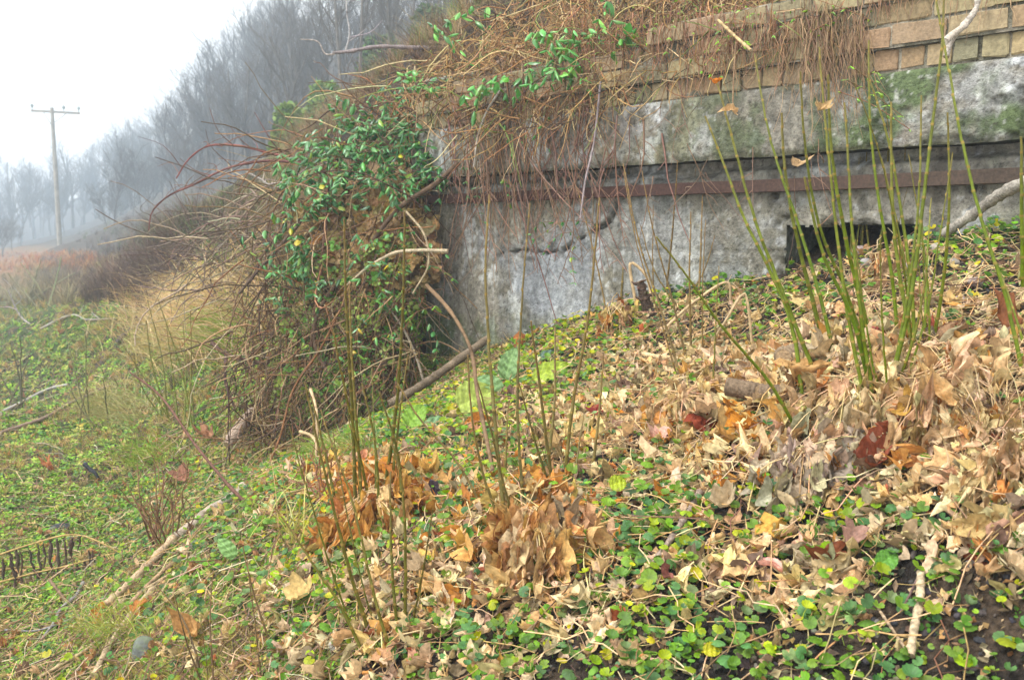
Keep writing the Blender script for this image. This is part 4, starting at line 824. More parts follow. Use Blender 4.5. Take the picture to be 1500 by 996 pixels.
# thin stems hanging across the concrete at the left
mb = MB()
for i in range(95):
    x = rng.uniform(660, 930) if i < 80 else rng.uniform(930, 1240); y = rng.uniform(120, 270); t, z = wall_tz(x, y); p = W(np.float64(t), -.09-.10*rng.random(), z); L_ = rng.uniform(60, 230)*(1.0 if x < 830 else .7)*p[1]/FPX; d = np.array([rng.normal(0, .3), 0, -1.]); pts = [p]
    for q in range(12):
        d[0] += rng.normal(0, .13); pts.append(pts[-1]+np.array([DV[0]*d[0], DV[1]*d[0], d[2]])*L_/12)
    pts = np.array(pts); c = jit([.22,.13,.095], 1, .25)[0]; mb.tube(pts, np.linspace(1.1, .5, 13)*rng.uniform(.5, 1.3)*p[1]/FPX, c, 4, cap=False)
    for q in range(rng.integers(1, 5)):
        k = rng.integers(3, 12); sg = rng.choice([-1, 1]); l_ = rng.uniform(.04, .16); e = pts[k]+np.array([DV[0]*sg*l_*.7, DV[1]*sg*l_*.7, -l_*.6]); mb.tube(curve([pts[k], (pts[k]+e)/2+rng.normal(0, .008, 3), e], 5), np.linspace(.8, .3, 5)*p[1]/FPX, c, 3, cap=False)
tag(mb.build('hanging_vine_stems', M_twig), 'bare thin vine stems hanging over the left half of the concrete', 'vine stems', kind='stuff')
# leaves of the honeysuckle
def vineleaves(name, label, polys, size, cols, wts, Yf, thick, root_px, stems=60):
    rp = at(root_px[0], root_px[1], float(Yf(np.float64(root_px[0]), np.float64(root_px[1])))); root = empty(name, rp); tag(root, label, 'vine'); ml_ = MB(); mst = MB()
    for poly, n in polys:
        nc = max(4, n//10); cx, cy = polypts(poly, nc)
        for q in range(len(cx)):
            Y = float(Yf(cx[q], cy[q]))-rng.random()*thick; p = at(cx[q], cy[q], Y); d = np.array([rng.normal(0, .7), rng.normal(-.2, .4), rng.normal(-.1, .6)]); d /= np.linalg.norm(d); L_ = rng.uniform(.15, .35)
            pts = curve([p-d*L_/2, p+rng.normal(0, .02, 3)+[0, 0, .02], p+d*L_/2-[0, 0, .03]], 9); mst.tube(pts, .0016, jit([.22,.13,.07], 1)[0], 4, cap=False)
            k = 10; idx = np.linspace(0, 8, k//2).astype(int); side = np.cross(d, [0, 0, 1.]); side /= np.linalg.norm(side)+1e-6
            PP = np.repeat(pts[idx], 2, 0); sg = np.tile([1, -1], k//2)
            xdir = side*sg[:, None]*1+d*.5+rng.normal(0, .35, (k, 3))+[0, -.2, -.45]; xdir /= np.linalg.norm(xdir, axis=1, keepdims=True)
            zz_ = np.array([0, -.35, 1.])+rng.normal(0, .35, (k, 3)); yv = np.cross(zz_, xdir); yv /= np.linalg.norm(yv, axis=1, keepdims=True); zv = np.cross(xdir, yv); sz = size*rng.uniform(.45, 1.35, k)
            Mx = np.stack([xdir*sz[:, None], yv*sz[:, None], zv*sz[:, None]], -1); cl_ = pick(cols, wts, k, .18); ti = rng.integers(0, len(T_OV), k)
            for j in range(len(T_OV)): m_ = ti == j; ml_.inst(T_OV[j], Mx[m_], PP[m_], cl_[m_])
    mst.build('stem', M_twig, root); o = ml_.build('foliage', M_gloss, root); o['kind'] = 'stuff'; return root
HG = [[.07,.19,.06],[.11,.26,.08],[.05,.14,.05],[.20,.31,.07],[.42,.37,.07],[.14,.30,.13]]
frontY = lambda px, py: mound_Y(px, py)-.22
vineleaves('honeysuckle', 'glossy green curled leaves covering the upper part of the vine mound', [([(480,160),(520,135),(590,135),(640,170),(660,230),(600,290),(540,290),(470,310),(440,260)], 800), ([(440,220),(500,170),(540,190),(520,260),(450,330),(420,290)], 360), ([(560,170),(700,190),(690,250),(620,290),(560,260)], 200)], .060, HG, [4,3.5,3,.8,.12,2], frontY, .15, (540,240))
vineleaves('honeysuckle', 'green vine leaves trailing down the left edge of the mound', [([(372,345),(440,320),(470,380),(430,420),(370,370)], 170), ([(395,240),(450,215),(450,290),(400,275)], 110), ([(390,400),(480,380),(470,470),(400,480)], 35), ([(480,300),(560,300),(600,420),(470,420)], 45)], .058, HG, [4,4,2,1,.3,1.5], frontY, .12, (420,360))
vineleaves('honeysuckle', 'sparse yellowing vine leaves low in the tangle beside the wall corner', [([(520,330),(650,320),(640,400),(540,420)], 55), ([(570,400),(640,410),(640,500),(560,500)], 55), ([(430,430),(560,430),(560,560),(400,560)], 25)], .045, HG, [2,2,1,2.5,1,1], frontY, .15, (590,420))
topf = lambda px, py: top_Y(px, py)-.22
vineleaves('honeysuckle', 'cluster of bright curled vine leaves above the left end of the bricks', [([(765,120),(790,60),(830,35),(845,60),(835,115),(790,135)], 120), ([(590,105),(640,100),(630,125),(600,125)], 25), ([(700,120),(760,110),(750,130),(700,140)], 50), ([(860,10),(930,0),(920,60),(870,60)], 40), ([(640,30),(700,10),(700,60),(640,70)], 30)], .068, [[.13,.33,.10],[.18,.38,.10],[.10,.25,.08]], [3,2,2], topf, .12, (800,90))
vineleaves('honeysuckle', 'few small green leaves on vines dangling over the concrete', [([(690,220),(780,170),(790,210),(740,320),(690,290)], 50), ([(800,330),(850,330),(850,375),(810,375)], 12), ([(780,140),(830,150),(820,230),(770,200)], 25)], .032, HG, [3,4,1,2,0,1], lambda px, py: (P0[1]+wall_tz(px, py)[0]*DV[1])-.15, .06, (740,260))
vineleaves('small_leaved_weed', 'bright yellow green small leaved weed on the bank top above the bricks', [([(860,40),(1000,30),(1000,90),(870,110)], 70), ([(1120,10),(1200,0),(1200,40),(1130,50)], 50), ([(1055,70),(1060,20),(1090,0),(1110,20),(1100,60),(1075,75)], 170), ([(1200,10),(1260,0),(1250,30),(1210,30)], 60), ([(940,20),(1000,10),(990,60),(950,60)], 60), ([(1255,130),(1295,110),(1280,160),(1255,160)], 30)], .020, [[.22,.38,.06],[.16,.30,.06]], [2,1], topf, .1, (1080,40))
# green weeds / fern at wall corner
X_, Y_ = polypts([(400,380),(610,330),(600,520),(580,580),(500,640),(400,600)], 380); P = np.array([at(a, b, float(mound_Y(a, b))+rng.uniform(-.22, .15)) for a, b in zip(X_, Y_)]); mb = MB()
scatter(mb, T_TINY, P, np.tile([[0, -.8, .6]], (len(P), 1)), rng.uniform(.05, .1, len(P)), pick([[.10,.20,.05],[.20,.26,.07]], [1,1], len(P)), tiltsd=.4); tag(mb.build('corner_weeds', M_green), 'small green weeds growing up through the lower vine tangle', 'ground cover', kind='stuff')
# sandy bank face behind the vines: pale clay showing through
mb = MB(); px, py = polypts([(430,300),(640,250),(640,420),(560,470),(470,430)], 560); P = np.array([at(a, b, float(mound_Y(a, b))+rng.uniform(.0, .28)) for a, b in zip(px, py)])
scatter(mb, T_DRY, P, np.tile([[0, -1, .4]], (len(P), 1)), rng.uniform(.06, .14, len(P)), pick([[.52,.38,.20],[.44,.32,.18],[.34,.23,.13]], [2,2,1], len(P), .15), tiltsd=.4); tag(mb.build('tan_dead_foliage', M_dry), 'tan withered foliage hanging inside the vine mound', 'dead foliage', kind='stuff')

# ------------------------------------------------------------------ drooping dead leaves round the cane bases
def droop(name, label, cx, cy, n, rpx, size, cols, wts, hpx=40):
    b = on(cx, cy); root = empty(name, b); tag(root, label, 'dead plant'); mb = MB(); ms_ = MB()
    for i in range(n):
        a = rng.uniform(-math.pi, math.pi) if rng.random() < .35 else rng.uniform(-math.pi, 0); r_ = rpx*b[1]/FPX*rng.uniform(.25, 1); gx, gy = b[0]+math.cos(a)*r_, b[1]+math.sin(a)*r_
        z = float(gz(gx, gy))+rng.uniform(.25, 1)*hpx*b[1]/FPX*(1.15-.6*r_/(rpx*b[1]/FPX)); p = np.array([gx, gy, z])
        out = np.array([math.cos(a)*.6, math.sin(a)*.6-.5, .35]); out /= np.linalg.norm(out); dn = np.array([math.cos(a)*.3, math.sin(a)*.3, -1])+rng.normal(0, .25, 3); dn /= np.linalg.norm(dn)
        y = np.cross(out, dn); y /= np.linalg.norm(y); z_ = np.cross(dn, y); sz = size*rng.uniform(.6, 1.25)
        Mx = np.stack([dn*sz*1.25, y*sz*rng.uniform(.45, .9), z_*sz], -1)[None]; T = T_DRY[rng.integers(0, len(T_DRY))]; mb.inst(T, Mx, p[None], pick(cols, wts, 1, .14))
        if rng.random() < .6:
            q = np.array([b[0]+rng.normal(0, .02), b[1]+rng.normal(0, .02), b[2]+hpx*b[1]/FPX*.8]); e = p.copy(); e[2] = float(gz(gx, gy)); ms_.tube(curve([q, p+[0, 0, .01], e], 7), .0016, jit([.55,.40,.24], 1)[0], 4, cap=False)
    f = mb.build('leaves', M_dry, root); f['kind'] = 'stuff'; ms_.build('stems', M_straw, root)['kind'] = 'stuff'
OC = [[.47,.245,.10],[.50,.33,.16],[.36,.17,.075],[.30,.2,.12]]; TC = [[.56,.41,.23],[.64,.50,.31],[.44,.30,.17],[.50,.27,.11]]
droop('withered_clump', 'orange brown drooping dead leaves in the centre of the foreground', 785, 790, 62, 92, .105, [[.60,.40,.20],[.62,.46,.27],[.48,.27,.12],[.40,.30,.19]], [4,3,1.5,1], 62)
droop('withered_clump', 'orange dead leaves gathered at the bases of the canes left of centre', 545, 750, 80, 90, .09, [[.54,.30,.12],[.54,.38,.2],[.40,.2,.09]], [4,2,1.5], 42)
droop('withered_clump', 'pale tan withered leaves round the foot of the thick green canes', 1250, 590, 130, 130, .085, TC, [3,3,1.5,.6], 50)
droop('withered_clump', 'large tan drooping leaves right of the thick green canes', 1370, 600, 90, 90, .09, TC, [3,2.5,1.5,1.3], 62)
droop('withered_clump', 'beige crumpled dead plant left of the green cane bases', 1000, 610, 80, 80, .07, TC, [3,2.5,1.5,1.3], 44)
droop('withered_clump', 'matted beige dead leaves at the right edge of the slope', 1470, 690, 60, 90, .085, TC, [3,3.5,1.5,.4], 44)
droop('withered_clump', 'grey beige rotting clump in the middle of the right slope', 1180, 690, 80, 90, .08, [[.46,.37,.27],[.40,.33,.25],[.3,.24,.17]], [3,3,1], 45)
droop('withered_clump', 'small brown leaf clump beside the wall opening', 1290, 408, 30, 40, .05, [[.42,.26,.13],[.34,.22,.14],[.5,.35,.2]], [2,2,1], 45)
droop('withered_clump', 'orange withered stem clump near the dead stump by the wall', 905, 480, 30, 35, .06, OC, [2,3,1,1], 45)

# ------------------------------------------------------------------ single leaves that stand out
def leaf1(name, label, px, py, size, col, k=0, face=.5, spin=0., T=None, Y=None, m_=M_dry, dz=.045, cat='leaf', mid=None):
    p = on(px, py, dz) if Y is None else at(px, py, Y); T = T or T_DRY[k]; mb = MB(); n_ = np.array([[rng.normal(0, .1), -face, 1-face*.5]]); sc = size*p[1]/FPX
    Mx = rotm(n_, np.array([spin]), np.array([0.]), np.array([0.]), np.array([[sc]*3])); mb.inst(T, Mx, p[None], np.array([col])); o = mb.build(name, m_, origin=p); tag(o, label, cat); return o
for lab, x, y, s_, c, k, sp_ in [
 ('dark red maple leaf left of the green cane bases', 1028, 640, 62, (.24,.07,.045), 0, .4), ('red brown leaf on the grey rotting clump', 1275, 702, 62, (.24,.085,.055), 1, 2.2), ('orange brown leaf right of the red brown leaf', 1350, 706, 48, (.40,.19,.09), 2, 1.2),
 ('big glossy brown leaf at the right edge below the soil', 1482, 497, 95, (.20,.09,.05), 10, 3.3), ('orange leaf leaning beside the dark red maple leaf', 1085, 640, 55, (.48,.22,.07), 9, 1.3), ('orange leaf standing right of the thick green canes', 1387, 590, 70, (.47,.24,.10), 10, 1.4),
 ('rust leaf in the grass at the left meadow edge', 72, 693, 36, (.42,.20,.11), 4, .8), ('brown curled leaf on the meadow below the green shoots', 268, 712, 34, (.33,.18,.13), 5, 2.), ('brown leaf under the pale bark log', 305, 648, 38, (.40,.23,.15), 6, 1.),
 ('orange leaf at the lower end of the tan split log', 142, 915, 34, (.44,.21,.08), 7, .2), ('orange brown leaf above the grey stone', 205, 905, 36, (.38,.18,.08), 8, 1.1), ('long tan leaf right of the grey stone', 282, 945, 55, (.50,.31,.15), 11, .9),
 ('orange leaf caught in front of the large green leaves', 700, 632, 40, (.46,.22,.08), 12, 1.6), ('rust leaf lying at the foot of the wall', 765, 510, 36, (.35,.15,.07), 2, .6), ('crumpled buff leaf beside the bent brown stick', 1060, 760, 50, (.50,.40,.27), 1, 2.5),
 ('orange ochre leaf among the lower centre green leaves', 1130, 800, 55, (.56,.34,.12), 0, .9), ('pale tan leaf folded in the middle of the lower right leaves', 1225, 910, 62, (.54,.40,.24), 3, 2.2), ('pink brown leaf in the lower green leaves', 1245, 815, 45, (.33,.21,.17), 5, .7),
 ('tan hooked leaf right of the dark soil at the bottom', 1440, 870, 46, (.50,.34,.20), 6, 1.7), ('large pale leaf at the lower right corner', 1485, 870, 75, (.52,.40,.26), 4, .4), ('brown oval leaf below the centre clump', 690, 872, 28, (.25,.14,.11), 9, .5),
 ('black purple dead leaf left of the centre clump', 640, 735, 40, (.06,.045,.055), 2, .9), ('small round red brown leaf below the bent stick', 975, 868, 30, (.24,.11,.09), 13, .3), ('dark red leaf lying above the straw stick', 875, 618, 34, (.22,.06,.05), 7, 2.),
 ('pink red leaf among the green cane bases', 1290, 505, 34, (.33,.11,.10), 8, 1.)]:
    leaf1('dead_leaf', lab, x, y, s_, c, k, .6, sp_)
leaf1('dead_leaf', 'orange curled leaf clinging to the tip of a green cane', 1047, 118, 18, (.55,.22,.08), 10, .8, 1.4, Y=on(1205,562)[1]-.0)
leaf1('dead_leaf', 'tan shrivelled leaf hanging below the orange leaf on the cane', 1068, 162, 26, (.55,.38,.22), 12, .9, 1.5, Y=on(1205,562)[1])
leaf1('dead_leaf', 'pale shrivelled leaf hanging from a cane before the beam', 1170, 238, 28, (.50,.36,.22), 14, .9, 1.5, Y=on(1213,520)[1])
leaf1('dead_leaf', 'narrow dry leaf hanging on the cane by the mossy beam', 1202, 160, 24, (.50,.36,.2), 11, .9, 1.5, Y=on(1275,608)[1])
leaf1('dead_leaf', 'tall orange dead leaf standing among the cane bases', 1172, 540, 75, (.50,.32,.16), 10, .9, 1.5, Y=on(1178,590)[1]+.02)
# big soft leaves (mullein / dock)
def bigleaf(label, px, py, L_, Wd, ang, col, tilt=.5, dz=.05):
    p = on(px, py, dz); nx, ny = 22, 14; V = []; sh = []; F = []; k = p[1]/FPX
    for i in range(nx+1):
        f = i/nx; wd = Wd*.5*math.sin(math.pi*(f*.92+.06))**.55*(1.05-.25*f)
        for j in range(ny+1):
            g = (j/ny-.5)*2; V.append((f*L_, g*wd*(1+.05*math.sin(i*2.1)), (.28*abs(g)*wd-.25*f*f*L_+.07*Wd*math.sin(i*1.1+j*.9)*math.sin(j*1.3)))); sh.append(1.3 if j == ny//2 else (1.2 if (i-abs(j-ny//2)) % 4 == 0 else .86+.08*math.sin(i*.8+j)))
    for i in range(nx):
        for j in range(ny): a = i*(ny+1)+j; b = a+ny+1; F += [[a, b, b+1], [a, b+1, a+1]]
    x = np.array([math.cos(ang), .1, math.sin(ang)]); x /= np.linalg.norm(x); n_ = np.array([0, -tilt-.4, 1.]); y = np.cross(n_, x); y /= np.linalg.norm(y); z = np.cross(x, y)
    mb = MB(); mb.inst((np.array(V)*k, np.array(F), np.array(sh)), np.stack([x, y, z], -1)[None], p[None], np.array([col])); o = mb.build('broad_leaf', M_green, origin=p); tag(o, label, 'leaf')
bigleaf('upright light green round leaf nearest the log', 598, 640, 38, 38, 1.0, (.26,.42,.10), 1.)
bigleaf('dull blue green leaf just right of the upright round leaf', 622, 640, 48, 30, .15, (.20,.33,.17))
bigleaf('largest pale yellow green leaf behind the centre canes', 672, 612, 60, 62, .5, (.38,.46,.14), 1.)
bigleaf('pointed grey green leaf above the largest pale leaf', 740, 570, 48, 34, 1.3, (.24,.37,.17), .9)
bigleaf('yellow green leaf reaching right below the wall foot', 782, 572, 55, 32, .55, (.36,.46,.10), .9)
bigleaf('olive leaf lying flat towards the wall foot', 750, 545, 68, 20, .12, (.24,.33,.06), .6)
bigleaf('slate blue green leaf behind the yellow green leaf', 792, 535, 36, 18, .1, (.13,.20,.15), .6)
bigleaf('grey green leaf of the same plant pointing left', 735, 585, 40, 26, 2.6, (.22,.35,.16), .8)
bigleaf('pale leaf lying beside the pile at left centre', 345, 835, 38, 24, 2.3, (.22,.36,.14), .8)
bigleaf('holed leaf with an orange tip beside the pale smooth stick', 1368, 855, 52, 30, -1.35, (.17,.24,.13), .9)
bigleaf('bright yellow green leaf above the centre green patch', 893, 735, 26, 28, .3, (.38,.46,.08), 1.)
bigleaf('round green leaf below the grey rotting clump', 1285, 860, 36, 34, .6, (.15,.32,.08), 1.)
bigleaf('yellow leaf lying at the bottom among round leaves', 1030, 985, 30, 24, .2, (.46,.44,.07), .8)
# papery husks
for i, (x, y, lab) in enumerate([(1270,392,'papery grey seed husk left of the broad pale stalk'),(1286,398,'papery husk touching the one left of the broad pale stalk'),(1373,372,'white papery husk beside the foot of the grey branch'),(1430,422,'grey papery husk alone on the dark soil at right'),(1262,375,'small husk in front of the wall opening'),(1335,398,'husk behind the broad pale stalk'),(1405,450,'flattened pale husk near the curled stalk'),(1395,392,'small pale husk on the soil below the grey branch')]):
    p = on(x, y, .018); mb = MB(); th = np.linspace(0, 2*math.pi, 11)[:-1]; R_ = rng.uniform(9, 13)*p[1]/FPX; lat = np.linspace(0, math.pi, 8); rad = np.sin(lat)*R_*.75*(1+.12*rng.normal(size=8)); rad[0] = rad[-1] = .0005
    pts = np.stack([-np.cos(lat)*R_*rng.uniform(.8, 1.1), 0*lat, .3*np.cos(lat)*R_], 1)+p; mb.tube(pts, rad, jit([.42,.38,.32], 1, .1)[0], 9); mb.V[0] += rng.normal(0, .0012, mb.V[0].shape); tag(mb.build('seed_husk', M_dry, origin=p), lab, 'seed husk', 'papery husks on the soil')
# stones
def stone(label, px, py, a, b, c, col, dz=.0):
    p = on(px, py, dz); k = p[1]/FPX; import bmesh
    bm = bmesh.new(); bmesh.ops.create_icosphere(bm, subdivisions=4, radius=1); V = np.array([v.co[:] for v in bm.verts]); F = np.array([[v.index for v in f.verts] for f in bm.faces]); bm.free()
    V = np.sign(V)*np.abs(V)**.7; V = V*(1+.25*(fbm(V[:, 0]*1.5+px, V[:, 1]*1.5, V[:, 2]*1.5+py)[:, None]-.5)); V = V*np.array([a, b, c])*k
    cc = mixc(np.broadcast_to(np.array(col), V.shape), np.array([.12,.15,.08]), sst(fbm(V[:, 0]*40, V[:, 1]*40, V[:, 2]*40), .45, .6)*.7)
    mb = MB(); mb.add(V+p, F, cc); tag(mb.build('stone', M_stone, origin=p), label, 'stone')
stone('upright blue grey stone at the bottom left beside the logs', 212, 962, 17, 14, 32, (.15,.165,.155))
stone('black lump of coal behind the hanging pods', 90, 775, 16, 14, 8, (.03,.03,.035))
stone('small black stone near the grey stone', 222, 900, 12, 10, 12, (.05,.05,.06))
stone('dark stone beside the upper end of the long log', 295, 800, 16, 12, 10, (.07,.07,.08))
stone('pale rounded stone in the leaves at the bottom left of centre', 492, 950, 13, 10, 12, (.36,.34,.29))
stone('grey stone lying low among the dry leaves', 545, 790, 15, 12, 10, (.32,.3,.28))
mb = MB(); X, Y, Z, px, py, rid = slope_pts(45000); keep = rng.random(len(X)) < .3+blob(px, py, SOIL)*.7; X, Y, Z = X[keep], Y[keep], Z[keep]; n = len(X)
Vb, Fb = hull_faces(chbox(1, .8, .6, .2)); scatter(mb, [(Vb, Fb, np.ones(len(Vb)))], np.stack([X, Y, Z+.002], 1), gn(X, Y), rng.uniform(.005, .022, n), pick([[.045,.042,.045],[.08,.07,.06],[.16,.14,.12],[.03,.03,.035]], [3,2,1,2], n), tiltsd=.6, anis=.3)
tag(mb.build('coal_gravel', M_stone, smooth=False), 'black coal grit on the bare soil patches', 'gravel', kind='stuff')
# black knob stick
branch('knob_stick', 'thin black stick with a round knob poking out of the meadow', [(124,680,6.6),(133,688,6.55),(141,695,6.5),(146,706,6.5)], 3, 2.5, [.03,.03,.035], cat='stick', sub=lambda mb, P, R: mb.tube(curve([P[0]-[.012, 0, 0], P[0]+[.0, 0, .0], P[0]+[.02, 0, -.01]], 5), np.array([.004, .016, .02, .016, .006])*1., np.array([.06,.065,.075]), 9))
# frond with hanging pods
fr = empty('pod_frond', on(90, 880)); tag(fr, 'straw coloured stems with rows of dark hanging pods at the left edge', 'dead plant')
fY = 4.75
for pts in ([(-40,830),(0,812),(45,797),(110,783),(160,801),(190,820)], [(-40,860),(0,852),(45,840),(100,828),(150,814),(192,806)], [(-20,838),(40,830),(90,832),(160,826)]):
    mb = MB(); mb.tube(curve([at(x, y, fY+rng.uniform(-.03, .03)) for x, y in pts], 24), np.linspace(1.6, .9, 24)*fY/FPX*(1+.12*rng.normal(size=24)), np.array([.40,.29,.14]), 6); mb.build('frond_stem', M_straw, fr)
for i, (x, y, l_) in enumerate([(24,803,38),(40,802,45),(52,797,48),(63,795,40),(85,788,48),(98,787,70),(118,784,24),(136,808,44),(148,808,30),(162,812,24),(2,818,36),(12,815,40),(20,848,60),(30,845,54),(44,842,70),(54,838,56),(70,836,54),(60,834,36),(92,832,50),(106,828,48),(78,835,44),(-8,850,48),(8,800,30),(30,806,60),(72,790,52),(108,786,34),(128,806,50),(154,812,40),(172,812,20),(36,846,80),(50,840,44),(84,830,62),(112,824,36),(124,820,46),(140,818,30),(-2,846,64),(178,808,26)]):
    p = at(x, y, fY); mb = MB(); L_ = l_*fY/FPX; wv = np.array([.3, .7, 1, .7, .95, .6, .2])*rng.uniform(1.6, 3.2)*fY/FPX*(1+.2*rng.normal(size=7))
    pts = p+np.stack([np.cumsum(rng.normal(0, .006, 7)), rng.normal(0, .002, 7), -np.linspace(0, L_, 7)], 1); mb.tube(pts, wv, jit([.085,.06,.045], 1, .2)[0], 6); mb.build('pod', M_bark, fr)
# grass tufts as things
def tuft(name, label, cx, cy, rx, ry, n, L_, cols, wts, lean=(0, 0, 0), wd=.004, m_=M_grass, droopk=1.2):
    b = on(cx, cy); mb = MB(); px = rng.normal(cx, rx/2, n); py = rng.normal(cy, ry/2, n); P = hit(px, py, 2); P = P[~np.isnan(P[:, 0])]; cl = pick(cols, wts, len(P), .15)
    V = []; F = []; CC = []
    for i, p in enumerate(P):
        d = np.array([rng.normal(0, .5), rng.normal(0, .5), 1.1])+lean; d /= np.linalg.norm(d); l_ = L_*rng.uniform(.5, 1.2); sd_ = np.cross(d, [0, 1, .2]); sd_ /= np.linalg.norm(sd_); q = p.copy(); base = len(V)
        for k in range(6):
            w_ = wd*(1-k/6.)*rng.uniform(.8, 1.2); V += [q+sd_*w_, q-sd_*w_]; CC += [cl[i]*(.85+.05*k)]*2; q = q+d*l_/5; d = d+np.array([d[0]*.12, d[1]*.1, -.22*droopk*rng.uniform(.5, 1.4)]); d /= np.linalg.norm(d)
        for k in range(5): a = base+2*k; F.append([a, a+1, a+3, a+2])
    mb.add(np.array(V), np.array(F), np.array(CC)); o = mb.build(name, m_, origin=b); tag(o, label, 'grass tuft'); return o
tuft('grass_tuft', 'large tuft of pale dry grass on the bank at left', 290, 462, 110, 62, 2300, .46, [[.62,.47,.27],[.70,.56,.36],[.46,.33,.18]], [3,2,1], (-.5, -.1, -.1), .005)
tuft('grass_tuft', 'fine straw tuft spilling downhill in front of the pale dry grass', 240, 500, 70, 45, 700, .34, [[.42,.36,.17],[.50,.40,.22]], [2,1], (-.6, -.2, -.2), .004)
tuft('grass_tuft', 'fresh green grass tuft right of the pale dry grass', 330, 492, 45, 30, 420, .35, [[.22,.36,.07],[.30,.40,.12]], [2,1], (-.5, -.2, 0), .006)
tuft('grass_tuft', 'green grass tuft at the foot of the thin green shoots', 215, 668, 50, 25, 260, .17, [[.24,.36,.09],[.36,.40,.14]], [2,1], (-.7, -.3, -.2), .004)
tuft('grass_tuft', 'yellow green grass below the log at the foot of the tangle', 500, 665, 55, 18, 360, .18, [[.30,.38,.12],[.40,.38,.18]], [2,1], (-.5, -.5, -.2), .003)
tuft('grass_tuft', 'bleached grass hummock left of the thin green shoots', 170, 600, 55, 25, 700, .32, [[.36,.36,.17],[.44,.38,.2]], [1,1], (-.7, -.2, -.3), .004)
tuft('grass_tuft', 'arching yellow grass at the bottom left beside the stone', 165, 930, 50, 30, 220, .2, [[.42,.42,.14],[.30,.38,.12],[.48,.38,.2]], [2,2,1], (-.3, -.4, 0), .0025)
tuft('grass_tuft', 'straw coloured grass at the bottom right between sticks', 1440, 640, 60, 40, 160, .2, [[.55,.43,.26],[.45,.33,.2]], [1,1], (.1, -.4, .3), .0022, M_straw)
tuft('grass_tuft', 'long yellow blades arching over green leaves left of centre', 430, 790, 40, 30, 60, .3, [[.44,.42,.14],[.5,.42,.2]], [1,1], (.4, -.3, .2), .003)

# ------------------------------------------------------------------ utility poles
def pole(label, px, pybase, Y, htop, arm, small=False):
    b = at(px, pybase, Y); b[2] = float(gz(b[0], b[1]))-.5; zt = at(px-1, htop, Y)[2]; root = empty('utility_pole', b); tag(root, label, 'utility pole', 'utility poles in the misty meadow')
    gc = [.30,.28,.24]; mb = MB(); mb.tube(np.array([b, [b[0]-.03, b[1], (b[2]+zt)/2], [b[0]-.06, b[1], zt]]), [.155, .135, .11], np.array(gc), 12); mb.build('post', M_tree, root)
    x0, x1, ya = arm; A = at(x0, ya, Y); B = at(x1, ya+4, Y+.6); mb = MB(); d = B-A; d /= np.linalg.norm(d); 
    up = np.array([0, 0, .07]); sd_ = np.cross(d, [0, 0, 1.])*.06; Vx = np.array([e+sgn*sd_+u*up for e in (A, B) for sgn in (-1, 1) for u in (-1, 1)])-[0, .2, 0]
    mb.add(Vx, [[0, 1, 3, 2], [4, 6, 7, 5], [0, 4, 5, 1], [2, 3, 7, 6], [1, 5, 7, 3], [0, 2, 6, 4]], gc); mb.build('crossarm', M_tree, root, smooth=False)
    pc = np.array([b[0]-.05, b[1]-.2, A[2]-.9])
    for e in (.25, .72): q = A+(B-A)*e-[0, .2, .05]; mb = MB(); mb.tube(np.array([pc, q]), .025, np.array([.3,.3,.3]), 5); mb.build('brace', M_tree, root)
    for e in (.02, .67, .98): q = A+(B-A)*e-[0, .2, 0]; mb = MB(); mb.tube(q+np.array([[0, 0, .05], [0, 0, .2], [0, 0, .25], [0, 0, .32], [0, 0, .42]]), [.02, .03, .09, .11, .06], np.array([.25,.3,.3]), 8); mb.build('insulator', M_tree, root)
pole('tall grey wooden pole with a crossarm standing nearest in the misty meadow', 89, 384, 62, 158, (48, 119, 163))
pole('smaller faint pole deeper in the mist beside the tall one', 110, 362, 135, 258, (96, 120, 260))

# ------------------------------------------------------------------ bare trees
def tree_tmpl(seed, H, thick=1., bushy=1., maxd=5):
    r = np.random.default_rng(seed); tr = MB(); cr = MB()
    def grow(p, d, L_, rad, dep):
        seg = 7 if dep == 0 else 5 if dep < 3 else 4; P = [p]; 
        for i in range(seg): P.append(P[-1]+d*L_/seg); d = d+r.normal(0, .07 if dep == 0 else .16, 3)+np.array([0, 0, .03 if dep == 0 else .05]); d /= np.linalg.norm(d)
        P = np.array(P); R = np.linspace(rad, rad*(.45 if dep == 0 else .4), seg+1); (tr if dep == 0 else cr).tube(P, R, np.array([.12,.105,.09])*(1+.1*r.normal()), 8 if dep == 0 else 4 if dep < 2 else 3, cap=False)
        if dep >= maxd: return
        nb = int((12 if dep == 0 else 5 if dep == 1 else 4)*bushy)
        for i in range(nb):
            f = r.uniform(.42 if dep == 0 else .25, 1.); k = min(seg, int(f*seg)); a = r.random()*6.28; ax = np.array([math.cos(a), math.sin(a), 0]); t_ = P[min(k+0, seg)]-P[max(k-1, 0)]; t_ /= np.linalg.norm(t_)
            nd = t_*1.0+ax*r.uniform(.35, .8)+np.array([0, 0, .15]); nd /= np.linalg.norm(nd); grow(P[k], nd, L_*(r.uniform(.22, .42)*(1.2-.5*f) if dep == 0 else r.uniform(.4, .66)), max(R[k]*.55, .006), dep+1)
    grow(np.array([0, 0, -.6]), np.array([0, 0, 1.]), H, 0.013*H*thick, 0)
    return tr, cr
tmpl = []
for k in range(6):
    tr, cr = tree_tmpl(300+k, 12, [1, .8, 1.1, .7, .9, 1][k], 1.0, 4)
    root = empty('bare_tree', (0, 0, 0)); a = tr.build('trunk', M_tree, root); b = cr.build('crown', M_tree, root); b.location = (0, 0, 0); tmpl.append((root, a, b))
bush = []
for k in range(3):
    tr, cr = tree_tmpl(400+k, 4, .6, 1.5, 3); root = empty('bare_bush', (0, 0, 0)); a = tr.build('trunk', M_tree, root); b = cr.build('crown', M_tree, root); bush.append((root, a, b))
used = set()
